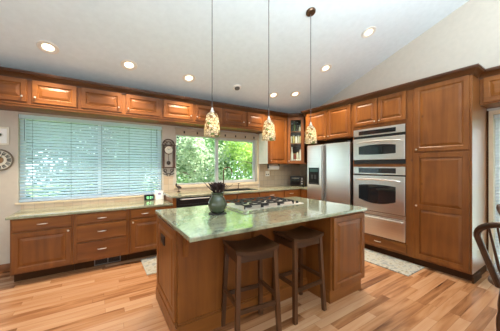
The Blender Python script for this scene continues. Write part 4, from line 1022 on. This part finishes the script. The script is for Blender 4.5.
# ------------------------------------------------------------------ outside: trees and hedges
def tree(name, label, x, y, z0, trunk_h, rx, ry, rz, n, leaf, mat, seed, group='trees outside the kitchen windows'):
    r = random.Random(seed)
    t = thing(name, label, 'tree' if 'tree' in name else 'shrub', (x, y, z0), group)
    tk = MB().tube([(x, y, z0), (x + .06, y, z0 + trunk_h * .5), (x - .04, y + .05, z0 + trunk_h), (x, y, z0 + trunk_h + rz * .9)], [.10, .08, .07, .02], 8)
    cz = z0 + trunk_h + rz
    for k in range(7):
        a = r.uniform(0, 2 * PI); h = z0 + trunk_h * .8 + r.uniform(0, rz * .8)
        tk.tube([(x, y, h), (x + math.cos(a) * rx * .4, y + math.sin(a) * ry * .4, h + rz * .25), (x + math.cos(a) * rx * .75, y + math.sin(a) * ry * .75, h + rz * .3)], [.04, .025, .008], 6)
    obj('trunk', tk, BARK, t)
    cl = [(r.uniform(-1, 1), r.uniform(-1, 1), r.uniform(-1, 1)) for _ in range(60)]
    cl = [c for c in cl if c[0] ** 2 + c[1] ** 2 + c[2] ** 2 < 1]
    lm = MB()
    for _ in range(n):
        c = r.choice(cl); p = Vector((x + (c[0] + r.gauss(0, .16)) * rx, y + (c[1] + r.gauss(0, .16)) * ry, cz + (c[2] + r.gauss(0, .16)) * rz))
        d = Vector((r.gauss(0, 1), r.gauss(0, 1), r.gauss(0, .6) - .3)).normalized(); s = d.cross(Vector((r.gauss(0, 1), r.gauss(0, 1), r.gauss(0, 1)))).normalized(); L_ = leaf * r.uniform(.6, 1.3)
        k = d.cross(s) * L_ * .12
        lm.add([p, p + d * L_ * .5 + s * L_ * .32 + k, p + d * L_, p + d * L_ * .5 - s * L_ * .32 + k], [(0, 1, 2, 3)])
    me = bpy.data.meshes.new('foliage'); org = ORG[t.name]; me.from_pydata([tuple(Vector(v) - org) for v in lm.v], [], lm.f); me.materials.append(mat)
    o = bpy.data.objects.new('foliage', me); C.objects.link(o); o.parent = t
    return t
tree('leafy_tree', 'bright lime leafy tree seen through the right pane of the sink window', 6.3, 8.6, -.45, 1.1, 1.5, 1.2, 1.5, 7500, .12, LEAF_LIME, 11)
tree('leafy_tree', 'grey-green feathery tree seen through the left pane of the sink window', 3.3, 9.0, -.45, .5, 1.35, 1.0, 1.5, 6000, .11, LEAF_GREY, 12)
tree('leafy_tree', 'mid green tree behind the mullion of the sink window', 5.0, 10.6, -.45, .8, 1.5, 1.0, 1.9, 6000, .14, LEAF_MID, 13)
tree('leafy_tree', 'darker green tree at the far left of the sink window view', 2.6, 11.4, -.45, .6, 1.8, 1.2, 2.1, 6000, .15, LEAF_MID, 14)
tree('leafy_tree', 'green tree behind the lime one at the right edge of the sink window view', 8.6, 11.5, -.45, .9, 2.0, 1.3, 2.2, 6000, .15, LEAF_MID, 15)
tree('leafy_tree', 'tall green tree in the middle distance behind the other trees', 7.0, 14.0, -.45, .6, 3.2, 1.5, 2.8, 5200, .20, LEAF_MID, 21)
tree('leafy_tree', 'tall pale green tree in the distance behind the grey-green one', 3.4, 15.0, -.45, .6, 3.0, 1.5, 2.8, 5200, .20, LEAF_GREY, 22)
tree('garden_shrub', 'low green shrub under the trees outside the sink window', 5.4, 7.4, -.45, .25, 1.3, .8, .65, 2600, .09, LEAF_MID, 16)
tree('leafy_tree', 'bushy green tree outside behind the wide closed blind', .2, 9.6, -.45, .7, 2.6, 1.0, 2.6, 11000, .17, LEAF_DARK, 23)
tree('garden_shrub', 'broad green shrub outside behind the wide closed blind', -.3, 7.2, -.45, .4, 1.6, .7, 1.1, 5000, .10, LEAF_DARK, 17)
